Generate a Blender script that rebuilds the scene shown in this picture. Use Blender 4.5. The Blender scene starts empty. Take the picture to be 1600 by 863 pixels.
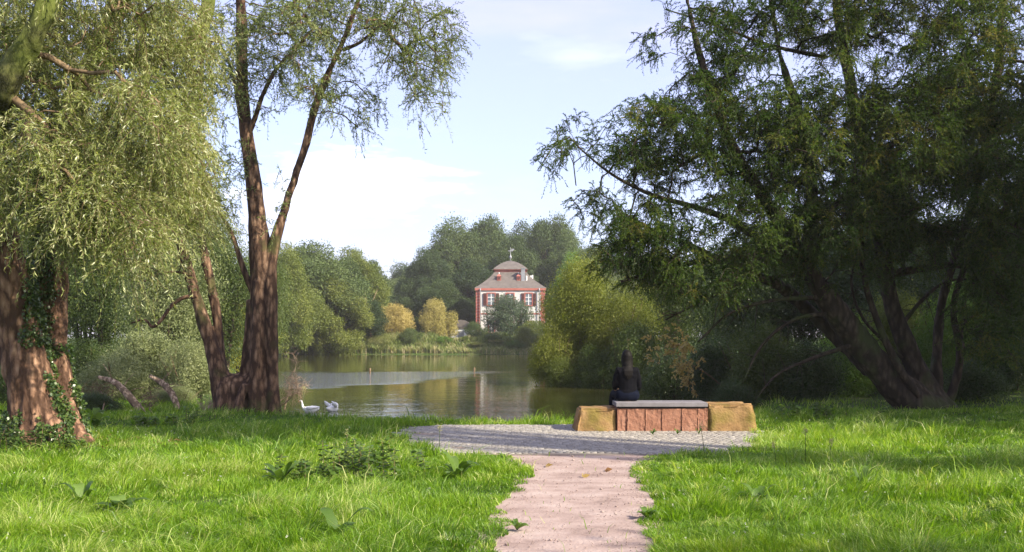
import bpy, bmesh, math, random
import numpy as np
from mathutils import Vector, Matrix, noise

R = math.radians
rng = np.random.default_rng(7)
random.seed(7)
scene = bpy.context.scene
COL = scene.collection

# ------------------------------------------------------------------ camera, sky, sun, exposure
F, HX, HY, CH = 1537.0, 800.0, 527.0, 1.6      # focal length in photo pixels, horizon, eye height
cam_d = bpy.data.cameras.new('camera')
cam = bpy.data.objects.new('camera', cam_d)
COL.objects.link(cam)
cam.location = (0, 0, CH)
cam.rotation_euler = (R(90), 0, 0)
cam_d.sensor_width = 36
cam_d.lens = 36 * F / 1600
cam_d.shift_y = (HY - 431.5) / 1600
cam_d.clip_end = 6000
scene.camera = cam

SUN_AZ, SUN_EL = R(121), R(35)                 # azimuth clockwise from the view direction
sdir = Vector((math.sin(SUN_AZ) * math.cos(SUN_EL), math.cos(SUN_AZ) * math.cos(SUN_EL), math.sin(SUN_EL)))
sl = bpy.data.lights.new('sun', 'SUN')
sl.energy = 4.6
sl.angle = R(0.55)
sl.color = (1.0, 0.91, 0.74)
sun = bpy.data.objects.new('sun', sl)
COL.objects.link(sun)
sun.rotation_euler = sdir.to_track_quat('Z', 'Y').to_euler()
sun.location = (30, -10, 30)

world = bpy.data.worlds.new('World')
scene.world = world
world.use_nodes = True
wt = world.node_tree
wt.nodes.clear()
W = wt.nodes.new
sky = W('ShaderNodeTexSky'); sky.sky_type = 'NISHITA'; sky.sun_disc = False
sky.sun_elevation = SUN_EL; sky.sun_rotation = SUN_AZ
sky.air_density = 1.0; sky.dust_density = 2.0; sky.ozone_density = 4.5
tc = W('ShaderNodeTexCoord')
mp = W('ShaderNodeMapping'); mp.inputs['Scale'].default_value = (1.5, 1.5, 7.0)
ns = W('ShaderNodeTexNoise'); ns.inputs['Scale'].default_value = 1.3; ns.inputs['Detail'].default_value = 5
ns.inputs['Roughness'].default_value = 0.6
cr = W('ShaderNodeValToRGB')
cr.color_ramp.elements[0].position = 0.52; cr.color_ramp.elements[0].color = (0, 0, 0, 1)
cr.color_ramp.elements[1].position = 0.78; cr.color_ramp.elements[1].color = (1, 1, 1, 1)
mx = W('ShaderNodeMix'); mx.data_type = 'RGBA'
mx.inputs[7].default_value = (4.6, 3.9, 5.7, 1)
sc_ = W('ShaderNodeMath'); sc_.operation = 'MULTIPLY_ADD'; sc_.inputs[1].default_value = 0.22; sc_.inputs[2].default_value = 0.33
bg = W('ShaderNodeBackground'); bg.inputs['Strength'].default_value = 0.122
wo = W('ShaderNodeOutputWorld')
L = wt.links.new
L(tc.outputs['Generated'], mp.inputs['Vector']); L(mp.outputs[0], ns.inputs['Vector'])
L(ns.outputs['Fac'], cr.inputs[0]); L(cr.outputs[0], sc_.inputs[0])
prev_f = sc_.outputs[0]; clouds_f = None
cn = W('ShaderNodeTexNoise'); cn.inputs['Scale'].default_value = 9; cn.inputs['Detail'].default_value = 6; cn.inputs['Roughness'].default_value = 0.55
L(mp.outputs[0], cn.inputs['Vector'])
for cx_, cz_, wx_, wz_, am_ in ((-0.165, 0.150, 0.11, 0.040, 0.9), (0.06, 0.285, 0.06, 0.02, 0.14)):     # two small clouds
    vs_ = W('ShaderNodeVectorMath'); vs_.operation = 'SUBTRACT'; vs_.inputs[1].default_value = Vector((cx_, 1, cz_)).normalized()
    vm_ = W('ShaderNodeVectorMath'); vm_.operation = 'MULTIPLY'; vm_.inputs[1].default_value = (1 / wx_, 1, 1 / wz_)
    vl_ = W('ShaderNodeVectorMath'); vl_.operation = 'LENGTH'
    L(tc.outputs['Generated'], vs_.inputs[0]); L(vs_.outputs[0], vm_.inputs[0]); L(vm_.outputs[0], vl_.inputs[0])
    a_ = W('ShaderNodeMath'); a_.operation = 'MULTIPLY_ADD'; a_.inputs[1].default_value = 2.6; a_.inputs[2].default_value = -0.3      # noise * 2.6 - .3
    L(cn.outputs['Fac'], a_.inputs[0])
    b_ = W('ShaderNodeMath'); b_.operation = 'SUBTRACT'; L(a_.outputs[0], b_.inputs[0]); L(vl_.outputs['Value'], b_.inputs[1]); b_.use_clamp = True
    c_ = W('ShaderNodeMath'); c_.operation = 'MULTIPLY'; c_.inputs[1].default_value = am_; L(b_.outputs[0], c_.inputs[0]); c_.use_clamp = True
    if clouds_f is None: clouds_f = c_.outputs[0]
    else:
        d_ = W('ShaderNodeMath'); d_.operation = 'ADD'; d_.use_clamp = True; L(clouds_f, d_.inputs[0]); L(c_.outputs[0], d_.inputs[1]); clouds_f = d_.outputs[0]
L(prev_f, mx.inputs[0])
mc = W('ShaderNodeMix'); mc.data_type = 'RGBA'; mc.inputs[7].default_value = (7.6, 7.4, 7.6, 1); L(clouds_f, mc.inputs[0])
L(sky.outputs[0], mx.inputs[6]); L(mx.outputs[2], mc.inputs[6]); L(mc.outputs[2], bg.inputs[0]); L(bg.outputs[0], wo.inputs[0])

scene.view_settings.view_transform = 'Standard'
scene.view_settings.look = 'None'
scene.view_settings.exposure = 1.33
scene.view_settings.gamma = 1
cy = scene.cycles
cy.use_denoising = True
cy.max_bounces = 7; cy.diffuse_bounces = 3; cy.glossy_bounces = 3
cy.transmission_bounces = 5; cy.transparent_max_bounces = 4
cy.sample_clamp_indirect = 6; cy.volume_bounces = 0; cy.volume_step_rate = 4
cy.caustics_reflective = False; cy.caustics_refractive = False

# ------------------------------------------------------------------ helpers
def P(px, py, Y):                    # photo pixel at a distance -> point
    return Vector(((px - HX) / F * Y, Y, CH + (HY - py) / F * Y))

def G(px, py, z=0.0):                # photo pixel on the ground
    Y = (CH - z) * F / (py - HY)
    return Vector(((px - HX) / F * Y, Y, z))

def tag(o, label=None, cat=None, group=None, kind=None):
    if label: o['label'] = label
    if cat: o['category'] = cat
    if group: o['group'] = group
    if kind: o['kind'] = kind
    return o

def empty(name, loc, label, cat, group=None, rz=0):
    o = bpy.data.objects.new(name, None)
    o.empty_display_size = 0.2
    COL.objects.link(o)
    o.location = loc; o.rotation_euler = (0, 0, rz)
    return tag(o, label, cat, group)

def link(name, me, mat=None, parent=None, loc=None):
    o = bpy.data.objects.new(name, me)
    COL.objects.link(o)
    if mat is not None and not me.materials: me.materials.append(mat)
    if parent is not None:
        o.parent = parent
    if loc is not None: o.location = loc
    return o

def world_part(name, me, mat, parent):
    """mesh is in world coordinates; parent is an unrotated empty."""
    lo = parent.location
    me.transform(Matrix.Translation(-Vector(lo)))
    return link(name, me, mat, parent)

def np_mesh(name, V, faces_flat, loop_tot, smooth=True, attrs=None):
    me = bpy.data.meshes.new(name)
    V = np.asarray(V, dtype=np.float32)
    faces_flat = np.asarray(faces_flat, dtype=np.int32)
    loop_tot = np.asarray(loop_tot, dtype=np.int32)
    me.vertices.add(len(V)); me.vertices.foreach_set('co', V.ravel())
    me.loops.add(len(faces_flat)); me.loops.foreach_set('vertex_index', faces_flat)
    me.polygons.add(len(loop_tot))
    start = np.concatenate([[0], np.cumsum(loop_tot)[:-1]]).astype(np.int32)
    me.polygons.foreach_set('loop_start', start)
    try: me.polygons.foreach_set('loop_total', loop_tot)
    except Exception: pass
    if smooth: me.polygons.foreach_set('use_smooth', np.ones(len(loop_tot), dtype=bool))
    for k, a in (attrs or {}).items():
        at = me.attributes.new(k, 'FLOAT', 'FACE')
        at.data.foreach_set('value', np.asarray(a, dtype=np.float32))
    me.update(calc_edges=True)
    return me

def unit(a):
    return a / np.maximum(np.linalg.norm(a, axis=-1, keepdims=True), 1e-9)

def leaf_mesh(name, pos, d, length, width, var, flat=0.0, fold=0.12):
    """one pointed four-cornered leaf per row."""
    N = len(pos)
    d = unit(d)
    r = rng.normal(size=(N, 3)); r[:, 2] += flat * 3
    s = unit(np.cross(d, r)); n = np.cross(s, d)
    length = np.broadcast_to(length, (N,))[:, None]; width = np.broadcast_to(width, (N,))[:, None]
    base = pos
    m = pos + d * length * 0.42 - n * length * fold
    V = np.stack([base, m + s * width / 2, pos + d * length, m - s * width / 2], axis=1).reshape(-1, 3)
    f = np.arange(N * 4)
    return np_mesh(name, V, f, np.full(N, 4), smooth=False, attrs={'v': var})

class Tubes:
    def __init__(s): s.V = []; s.F = []; s.n = 0
    def add(s, pts, rad, k=6, cap=True, jit=0.0):
        pts = np.asarray([tuple(p) for p in pts], dtype=float); rad = np.asarray(rad, dtype=float)
        n = len(pts)
        t = np.gradient(pts, axis=0); t = unit(t)
        up = np.array([0.13, 0.97, 0.2]) if abs(t[0][1]) < 0.8 else np.array([1., 0, 0])
        u = unit(np.cross(t, up)); v = np.cross(t, u)
        ang = np.linspace(0, 2 * math.pi, k, endpoint=False)
        rr = rad[:, None] * (1 + jit * rng.normal(size=(n, k)))
        ring = pts[:, None, :] + rr[..., None] * (np.cos(ang)[None, :, None] * u[:, None, :] + np.sin(ang)[None, :, None] * v[:, None, :])
        b = s.n
        s.V.append(ring.reshape(-1, 3)); s.n += n * k
        i = np.arange(n - 1)[:, None] * k; j = np.arange(k)[None, :]; j2 = (j + 1) % k
        q = np.stack([b + i + j, b + i + j2, b + i + k + j2, b + i + k + j], axis=-1).reshape(-1, 4)
        s.F.append(q)
        if cap:
            s.V.append(np.array([pts[0], pts[-1]])); c0, c1 = s.n, s.n + 1; s.n += 2
            jj = np.arange(k); j2 = (jj + 1) % k
            s.F.append(np.stack([b + j2, b + jj, np.full(k, c0), np.full(k, c0)], -1))
            e = b + (n - 1) * k
            s.F.append(np.stack([e + jj, e + j2, np.full(k, c1), np.full(k, c1)], -1))
    def mesh(s, name):
        V = np.concatenate(s.V); Fq = np.concatenate(s.F)
        tri = Fq[:, 2] == Fq[:, 3]
        flat = []; tot = []
        q = Fq[~tri]; t = Fq[tri][:, :3]
        flat = np.concatenate([q.ravel(), t.ravel()]); tot = np.concatenate([np.full(len(q), 4), np.full(len(t), 3)])
        return np_mesh(name, V, flat, tot)

def smooth_path(pts, rad, n=6):
    """Catmull-Rom through pts."""
    P_ = [Vector(p) for p in pts]
    P_ = [P_[0] * 2 - P_[1]] + P_ + [P_[-1] * 2 - P_[-2]]
    rad = list(rad)
    out = []; ro = []
    for i in range(1, len(P_) - 2):
        for k in range(n):
            t = k / n
            a, b, c, d = P_[i - 1], P_[i], P_[i + 1], P_[i + 2]
            p = 0.5 * ((2 * b) + (-a + c) * t + (2 * a - 5 * b + 4 * c - d) * t * t + (-a + 3 * b - 3 * c + d) * t ** 3)
            out.append(p); ro.append(rad[i - 1] * (1 - t) + rad[i] * t)
    out.append(P_[-2]); ro.append(rad[-1])
    return out, ro

def evaluated(me, mods):
    """mesh after modifiers, without operators."""
    o = bpy.data.objects.new('tmp', me); COL.objects.link(o)
    for typ, kw in mods:
        m = o.modifiers.new('m', typ)
        for k, v in kw.items(): setattr(m, k, v)
    dg = bpy.context.evaluated_depsgraph_get(); dg.update()
    r = bpy.data.meshes.new_from_object(o.evaluated_get(dg))
    bpy.data.objects.remove(o)
    return r

def get_co(me):
    a = np.empty(len(me.vertices) * 3, dtype=np.float32); me.vertices.foreach_get('co', a); return a.reshape(-1, 3)
def get_no(me):
    a = np.empty(len(me.vertices) * 3, dtype=np.float32); me.vertex_normals.foreach_get('vector', a); return a.reshape(-1, 3)
def set_co(me, a):
    me.vertices.foreach_set('co', a.astype(np.float32).ravel()); me.update()

def bark_displace(me, amp=0.03, scale=5.0, stretch=0.22, knots=0.5):
    co = get_co(me); no = get_no(me)
    out = np.empty(len(co))
    for i, c in enumerate(co):
        w = noise.noise(Vector((c[0] * 1.3, c[1] * 1.3, c[2] * 0.8))) * 0.9
        p = Vector((c[0] * scale + w, c[1] * scale + w, c[2] * scale * stretch))
        a = 1 - abs(noise.noise(p)) * 2.2
        b = noise.noise(Vector((c[0] * 2.2, c[1] * 2.2, c[2] * 1.1)))
        d = 1 - abs(noise.noise(p * 2.7)) * 2
        out[i] = a * 0.6 + d * 0.3 + b * knots * 2 - 0.5
    set_co(me, co + no * (out * amp)[:, None])

def bm_mesh(name, bm, smooth=False, bevel=0):
    if bevel:
        bmesh.ops.bevel(bm, geom=list(bm.edges), offset=bevel, segments=1, affect='EDGES', clamp_overlap=True)
    me = bpy.data.meshes.new(name); bm.to_mesh(me); bm.free()
    if smooth:
        for p in me.polygons: p.use_smooth = True
    return me

def box(bm, x0, x1, y0, y1, z0, z1):
    vs = [bm.verts.new(c) for c in ((x0, y0, z0), (x1, y0, z0), (x1, y1, z0), (x0, y1, z0), (x0, y0, z1), (x1, y0, z1), (x1, y1, z1), (x0, y1, z1))]
    for f in ((0, 3, 2, 1), (4, 5, 6, 7), (0, 1, 5, 4), (1, 2, 6, 5), (2, 3, 7, 6), (3, 0, 4, 7)):
        bm.faces.new([vs[i] for i in f])
    return vs

def box_part(name, dims, mat, parent, bevel=0.0):
    bm = bmesh.new(); box(bm, *dims)
    return link(name, bm_mesh(name, bm, bevel=bevel), mat, parent)

# ------------------------------------------------------------------ materials
def mat_base(name):
    m = bpy.data.materials.new(name); m.use_nodes = True
    nt = m.node_tree; nt.nodes.clear()
    out = nt.nodes.new('ShaderNodeOutputMaterial')
    return m, nt, out

def ramp(nt, stops):
    r = nt.nodes.new('ShaderNodeValToRGB')
    e = r.color_ramp.elements
    while len(e) < len(stops): e.new(0.5)
    for x, (p, c) in zip(e, stops): x.position = p; x.color = (*c, 1)
    return r

def leaf_mat(name, cols, trans=0.45, rough=0.5, gloss=0.25, objvar=0.0, tint=(1.25, 1.3, 0.55)):
    """leaf: colour by per-leaf value, part of the light passes through."""
    m, nt, out = mat_base(name); N = nt.nodes.new; K = nt.links.new
    at = N('ShaderNodeAttribute'); at.attribute_name = 'v'
    n = len(cols)
    rp = ramp(nt, [(i / (n - 1), c) for i, c in enumerate(cols)])
    if objvar:
        oi = N('ShaderNodeObjectInfo')
        ma = N('ShaderNodeMath'); ma.operation = 'MULTIPLY_ADD'; ma.inputs[1].default_value = objvar; ma.inputs[2].default_value = -objvar / 2
        ad = N('ShaderNodeMath'); ad.operation = 'ADD'; ad.use_clamp = True
        K(oi.outputs['Random'], ma.inputs[0]); K(ma.outputs[0], ad.inputs[0]); K(at.outputs['Fac'], ad.inputs[1]); K(ad.outputs[0], rp.inputs[0])
    else:
        K(at.outputs['Fac'], rp.inputs[0])
    df = N('ShaderNodeBsdfPrincipled'); df.inputs['Roughness'].default_value = rough
    df.inputs['Specular IOR Level'].default_value = gloss
    tr = N('ShaderNodeBsdfTranslucent')
    mu = N('ShaderNodeMix'); mu.data_type = 'RGBA'; mu.blend_type = 'MULTIPLY'; mu.inputs[0].default_value = 1
    mu.inputs[7].default_value = (*tint, 1)
    K(rp.outputs[0], mu.inputs[6]); K(mu.outputs[2], tr.inputs[0])
    K(rp.outputs[0], df.inputs['Base Color'])
    ms = N('ShaderNodeMixShader'); ms.inputs[0].default_value = trans
    K(df.outputs[0], ms.inputs[1]); K(tr.outputs[0], ms.inputs[2]); K(ms.outputs[0], out.inputs[0])
    return m

def solid_mat(name, cols, scale=8, rough=0.8, bump=0.3, bscale=None, detail=6, stretch=(1, 1, 1), spec=0.3, dist=0.02, metal=0.0):
    """noise between colours plus bump."""
    m, nt, out = mat_base(name); N = nt.nodes.new; K = nt.links.new
    b = N('ShaderNodeBsdfPrincipled'); b.inputs['Roughness'].default_value = rough; b.inputs['Specular IOR Level'].default_value = spec
    b.inputs['Metallic'].default_value = metal
    t = N('ShaderNodeTexCoord'); mpn = N('ShaderNodeMapping'); mpn.inputs['Scale'].default_value = stretch
    K(t.outputs['Object'], mpn.inputs[0])
    n1 = N('ShaderNodeTexNoise'); n1.inputs['Scale'].default_value = scale; n1.inputs['Detail'].default_value = detail
    n1.inputs['Roughness'].default_value = 0.65
    K(mpn.outputs[0], n1.inputs['Vector'])
    k = len(cols)
    rp = ramp(nt, [(0.3 + 0.4 * i / max(k - 1, 1), c) for i, c in enumerate(cols)] if k > 1 else [(0, cols[0]), (1, cols[0])])
    K(n1.outputs['Fac'], rp.inputs[0]); K(rp.outputs[0], b.inputs['Base Color'])
    if bump:
        n2 = N('ShaderNodeTexNoise'); n2.inputs['Scale'].default_value = bscale or scale * 3; n2.inputs['Detail'].default_value = 8
        K(mpn.outputs[0], n2.inputs['Vector'])
        bp = N('ShaderNodeBump'); bp.inputs['Strength'].default_value = bump; bp.inputs['Distance'].default_value = dist
        K(n2.outputs['Fac'], bp.inputs['Height']); K(bp.outputs[0], b.inputs['Normal'])
    K(b.outputs[0], out.inputs[0])
    return m

def bark_mat(name, cols, scale=7, moss=None, moss_amt=0.5, dist=0.03):
    m, nt, out = mat_base(name); N = nt.nodes.new; K = nt.links.new
    b = N('ShaderNodeBsdfPrincipled'); b.inputs['Roughness'].default_value = 0.88; b.inputs['Specular IOR Level'].default_value = 0.2
    t = N('ShaderNodeTexCoord'); mpn = N('ShaderNodeMapping'); mpn.inputs['Scale'].default_value = (1, 1, 0.34)
    K(t.outputs['Object'], mpn.inputs[0])
    wn = N('ShaderNodeTexNoise'); wn.inputs['Scale'].default_value = 3; wn.inputs['Detail'].default_value = 3
    K(mpn.outputs[0], wn.inputs['Vector'])
    mm = N('ShaderNodeMix'); mm.data_type = 'VECTOR'; mm.inputs[0].default_value = 0.12
    K(mpn.outputs[0], mm.inputs[4]); K(wn.outputs['Color'], mm.inputs[5])
    vo = N('ShaderNodeTexVoronoi'); vo.feature = 'F1'; vo.inputs['Scale'].default_value = scale * 2.0
    K(mm.outputs[1], vo.inputs['Vector'])
    nz = N('ShaderNodeTexNoise'); nz.inputs['Scale'].default_value = scale * 3; nz.inputs['Detail'].default_value = 9; nz.inputs['Roughness'].default_value = 0.7
    K(mpn.outputs[0], nz.inputs['Vector'])
    ad = N('ShaderNodeMath'); ad.operation = 'MULTIPLY_ADD'; ad.inputs[1].default_value = -0.8
    K(vo.outputs['Distance'], ad.inputs[0]); K(nz.outputs['Fac'], ad.inputs[2])
    rp = ramp(nt, [(0.0, cols[0]), (0.25, cols[1]), (0.6, cols[2])])
    K(ad.outputs[0], rp.inputs[0])
    last = rp.outputs[0]
    if moss:
        n3 = N('ShaderNodeTexNoise'); n3.inputs['Scale'].default_value = 1.6; n3.inputs['Detail'].default_value = 6
        K(t.outputs['Object'], n3.inputs['Vector'])
        r3 = ramp(nt, [(0.62 - 0.3 * moss_amt, (0, 0, 0)), (0.75 - 0.25 * moss_amt, (1, 1, 1))])
        K(n3.outputs['Fac'], r3.inputs[0])
        mo = N('ShaderNodeMix'); mo.data_type = 'RGBA'; mo.inputs[7].default_value = (*moss, 1)
        K(r3.outputs[0], mo.inputs[0]); K(last, mo.inputs[6]); last = mo.outputs[2]
    K(last, b.inputs['Base Color'])
    bp = N('ShaderNodeBump'); bp.inputs['Strength'].default_value = 0.9; bp.inputs['Distance'].default_value = dist
    K(ad.outputs[0], bp.inputs['Height']); K(bp.outputs[0], b.inputs['Normal'])
    K(b.outputs[0], out.inputs[0])
    return m

M = {}
M['bark_red'] = bark_mat('bark_red', [(0.07, 0.038, 0.024), (0.22, 0.125, 0.078), (0.40, 0.26, 0.17)], 6)
M['bark_brown'] = bark_mat('bark_brown', [(0.05, 0.028, 0.018), (0.16, 0.095, 0.058), (0.32, 0.21, 0.135)], 6, moss=(0.06, 0.065, 0.02), moss_amt=0.15)
M['bark_dark'] = bark_mat('bark_dark', [(0.03, 0.022, 0.015), (0.065, 0.047, 0.032), (0.125, 0.095, 0.065)], 5, moss=(0.05, 0.06, 0.02), moss_amt=0.4)
M['bark_moss'] = bark_mat('bark_moss', [(0.04, 0.04, 0.015), (0.12, 0.12, 0.04), (0.22, 0.21, 0.08)], 5, moss=(0.10, 0.12, 0.025), moss_amt=0.8)
M['bark_pale'] = bark_mat('bark_pale', [(0.16, 0.11, 0.065), (0.42, 0.30, 0.19), (0.62, 0.48, 0.33)], 8)
M['twig'] = solid_mat('twig', [(0.10, 0.065, 0.035), (0.20, 0.14, 0.08)], 6, 0.9, 0)
M['twig_dark'] = solid_mat('twig_dark', [(0.04, 0.028, 0.018), (0.10, 0.07, 0.045)], 6, 0.9, 0)
M['twig_pale'] = solid_mat('twig_pale', [(0.26, 0.18, 0.115), (0.40, 0.30, 0.20)], 6, 0.9, 0)
M['willow'] = leaf_mat('willow_leaf', [(0.07, 0.10, 0.016), (0.165, 0.205, 0.045), (0.30, 0.33, 0.11), (0.50, 0.50, 0.27)], 0.45, 0.38, 0.6)
M['willow_thin'] = leaf_mat('willow_thin_leaf', [(0.07, 0.10, 0.03), (0.15, 0.195, 0.06), (0.30, 0.34, 0.15)], 0.5, 0.45, 0.4)
M['yew'] = leaf_mat('yew_leaf', [(0.018, 0.042, 0.007), (0.04, 0.082, 0.011), (0.08, 0.13, 0.018), (0.19, 0.17, 0.035)], 0.45, 0.5, 0.15)
M['green'] = leaf_mat('green_leaf', [(0.03, 0.055, 0.012), (0.07, 0.105, 0.022), (0.14, 0.17, 0.045)], 0.35, 0.5, 0.3, 0.35)
M['far_green'] = leaf_mat('far_green_leaf', [(0.04, 0.068, 0.022), (0.078, 0.115, 0.036), (0.135, 0.17, 0.06)], 0.3, 0.6, 0.2, 0.5)
M['far_dark'] = leaf_mat('far_dark_leaf', [(0.026, 0.048, 0.018), (0.052, 0.082, 0.028), (0.095, 0.128, 0.045)], 0.3, 0.6, 0.2, 0.5)
M['yellow_green'] = leaf_mat('yellow_green_leaf', [(0.07, 0.10, 0.018), (0.13, 0.165, 0.03), (0.24, 0.25, 0.06)], 0.4, 0.5, 0.3, 0.3)
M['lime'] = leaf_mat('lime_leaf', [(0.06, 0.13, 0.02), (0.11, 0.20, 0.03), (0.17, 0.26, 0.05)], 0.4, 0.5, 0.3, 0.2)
M['bright_yellow'] = leaf_mat('bright_yellow_leaf', [(0.16, 0.18, 0.025), (0.30, 0.30, 0.04), (0.46, 0.42, 0.09)], 0.4, 0.5, 0.3)
M['willow_yellow'] = leaf_mat('willow_yellow_leaf', [(0.09, 0.12, 0.02), (0.19, 0.215, 0.035), (0.33, 0.33, 0.08)], 0.45, 0.5, 0.3, 0.2)
M['gold'] = leaf_mat('gold_leaf', [(0.32, 0.25, 0.08), (0.46, 0.37, 0.14), (0.55, 0.47, 0.22)], 0.35, 0.6, 0.2, 0.3)
M['grey_green'] = leaf_mat('grey_green_leaf', [(0.10, 0.13, 0.045), (0.20, 0.235, 0.09), (0.36, 0.38, 0.18)], 0.35, 0.5, 0.4, 0.3, tint=(1.1, 1.15, 0.8))
M['blue_green'] = leaf_mat('blue_green_leaf', [(0.035, 0.06, 0.032), (0.065, 0.10, 0.05), (0.12, 0.16, 0.085)], 0.3, 0.5, 0.3, 0.2, tint=(1.1, 1.15, 0.8))
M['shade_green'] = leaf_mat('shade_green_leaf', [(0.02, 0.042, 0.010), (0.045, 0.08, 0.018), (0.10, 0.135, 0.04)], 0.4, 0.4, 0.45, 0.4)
M['autumn'] = leaf_mat('autumn_leaf', [(0.34, 0.22, 0.08), (0.46, 0.34, 0.14), (0.52, 0.42, 0.22)], 0.4, 0.5, 0.3)
M['herb'] = leaf_mat('herb_leaf', [(0.12, 0.16, 0.04), (0.24, 0.26, 0.08), (0.48, 0.40, 0.28)], 0.35, 0.6, 0.2, 0.3)
M['tan'] = leaf_mat('tan_leaf', [(0.17, 0.17, 0.045), (0.34, 0.29, 0.09), (0.48, 0.41, 0.19)], 0.35, 0.6, 0.2, 0.3)
M['weed_dark'] = leaf_mat('weed_dark_leaf', [(0.03, 0.055, 0.012), (0.06, 0.11, 0.02), (0.11, 0.16, 0.04)], 0.35, 0.45, 0.35)
M['ivy'] = leaf_mat('ivy_leaf', [(0.022, 0.048, 0.01), (0.055, 0.10, 0.02), (0.13, 0.17, 0.045)], 0.2, 0.35, 0.5)
M['weed'] = leaf_mat('weed_leaf', [(0.045, 0.09, 0.013), (0.085, 0.155, 0.022), (0.14, 0.22, 0.045)], 0.45, 0.45, 0.35)
M['grass'] = leaf_mat('grass_blade', [(0.06, 0.135, 0.007), (0.145, 0.275, 0.012), (0.28, 0.40, 0.034), (0.54, 0.55, 0.24)], 0.5, 0.42, 0.45, tint=(1.2, 1.25, 0.45))
M['reed'] = leaf_mat('reed_leaf', [(0.09, 0.13, 0.03), (0.20, 0.24, 0.075), (0.42, 0.36, 0.22)], 0.35, 0.6, 0.2)
M['dead'] = leaf_mat('dead_leaf', [(0.16, 0.08, 0.035), (0.26, 0.14, 0.06), (0.32, 0.2, 0.10)], 0.2, 0.7, 0.2)

# ------------------------------------------------------------------ terrain
LAKE = np.array([(-6.6, 20.6), (-6.9, 24), (-9, 30), (-13, 45), (-22, 80), (-29, 111), (-10, 111.5), (9, 111), (8.5, 90), (7, 70), (3.6, 50),
                 (2.4, 44), (2.1, 41.5), (2.8, 40.2), (4.4, 39.2), (6, 37), (6.8, 31), (6.2, 26), (5.0, 22), (4.2, 19.9), (2.5, 19.2), (0, 19.15), (-2.5, 19.5), (-4.5, 20.2)])

def lake_sd(x, y):
    """distance to the shoreline, negative over water."""
    x = np.asarray(x, float); y = np.asarray(y, float)
    d = np.full(x.shape, 1e9); inside = np.zeros(x.shape, bool)
    n = len(LAKE)
    for i in range(n):
        ax, ay = LAKE[i]; bx, by = LAKE[(i + 1) % n]
        ex, ey = bx - ax, by - ay
        t = np.clip(((x - ax) * ex + (y - ay) * ey) / (ex * ex + ey * ey), 0, 1)
        d = np.minimum(d, np.hypot(x - ax - t * ex, y - ay - t * ey))
        c = ((ay > y) != (by > y)) & (x < (bx - ax) * (y - ay) / ((by - ay) if by != ay else 1e-9) + ax)
        inside ^= c
    return np.where(inside, -d, d)

WATER_Z = -0.35
def ss(t): t = np.clip(t, 0, 1); return t * t * (3 - 2 * t)

PATH_L = [(0.0, -0.62), (3.5, -0.42), (7.3, -0.25), (9.0, -0.10), (10.2, 0.10), (11.5, 0.15), (12.6, 0.08), (13.5, -0.15)]
PATH_R = [(0.0, 0.75), (3.5, 0.92), (7.3, 1.18), (9.0, 1.27), (10.2, 1.36), (11.5, 1.48), (12.6, 1.62), (13.5, 2.0)]
def path_lr(y):
    return (np.interp(y, [a for a, b in PATH_L], [b for a, b in PATH_L]), np.interp(y, [a for a, b in PATH_R], [b for a, b in PATH_R]))

PAVE = np.array([(-0.9, 13.35), (2.9, 13.35), (3.35, 14.2), (3.95, 15.4), (4.15, 16.6), (3.9, 17.6), (1.0, 17.75), (-1.2, 17.75), (-1.95, 17.1), (-1.95, 16.0), (-1.5, 14.6)])
def in_poly(x, y, poly):
    x = x + .10 * np.sin(y * 5.1 + 1) + .07 * np.sin(y * 11.7 + x * 3) ; y = y + .07 * np.sin(x * 4.3) + .05 * np.sin(x * 9.1 + 2)
    ins = np.zeros(np.shape(x), bool); n = len(poly)
    for i in range(n):
        ax, ay = poly[i]; bx, by = poly[(i + 1) % n]
        ins ^= ((ay > y) != (by > y)) & (x < (bx - ax) * (y - ay) / ((by - ay) if by != ay else 1e-9) + ax)
    return ins

def fnoise(x, y, s, seed=0.0):
    x = np.asarray(x, float); y = np.asarray(y, float)
    r = np.empty(x.shape)
    for i, (a, b) in enumerate(zip(x.ravel(), y.ravel())):
        r.flat[i] = noise.noise(Vector((a * s + seed, b * s - seed, seed * 0.37)))
    return r

def smooth_noise(x, y, seed=0, k=14, lo=0.3, hi=2.0):
    """cheap sum of sines, vectorised."""
    g = np.random.default_rng(seed); out = np.zeros(np.shape(x))
    for i in range(k):
        f = lo * (hi / lo) ** (i / (k - 1)); a = g.uniform(0, 6.28); ph = g.uniform(0, 6.28)
        out = out + np.sin(2 * math.pi * f * (x * math.cos(a) + y * math.sin(a)) + ph + 1.5 * np.sin(f * 2.1 * y + ph))
    return out / math.sqrt(k)

def terrain_z(x, y):
    x = np.asarray(x, float); y = np.asarray(y, float)
    sd = lake_sd(x, y)
    far = ss((y - 60) / 45)
    top = 0.0 + far * 1.2
    z = np.where(sd > 0, WATER_Z - 0.02 + (top - WATER_Z + 0.02) * ss(sd / (0.75 + far * 2.5)), WATER_Z - 0.02 + 1.3 * (ss((sd + 4) / 4) - 1))
    flat = np.minimum(ss((np.abs(x - 0.6) - 1.6) / 1.5) + ss((y - 22) / 2), 1)
    z = z + np.where(sd > 0.3, 1, 0) * flat * (0.03 * smooth_noise(x, y, 3, 8, 0.05, 0.4) + 0.02)
    z = z + 1.2 * ss((x - 9) / 12) * ss((y - 12) / 14) * ss((60 - y) / 20)
    z = z + 0.35 * ss((-x - 9) / 8) * ss((60 - y) / 20) * ss(sd / 2)
    return z

def axis(fine0, fine1, step, lo, hi, g=1.22):
    a = list(np.arange(fine0, fine1 + 1e-6, step)); s = step
    while a[-1] < hi: s *= g; a.append(a[-1] + s)
    s = step
    while a[0] > lo: s *= g; a.insert(0, a[0] - s)
    return np.array(a)

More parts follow.
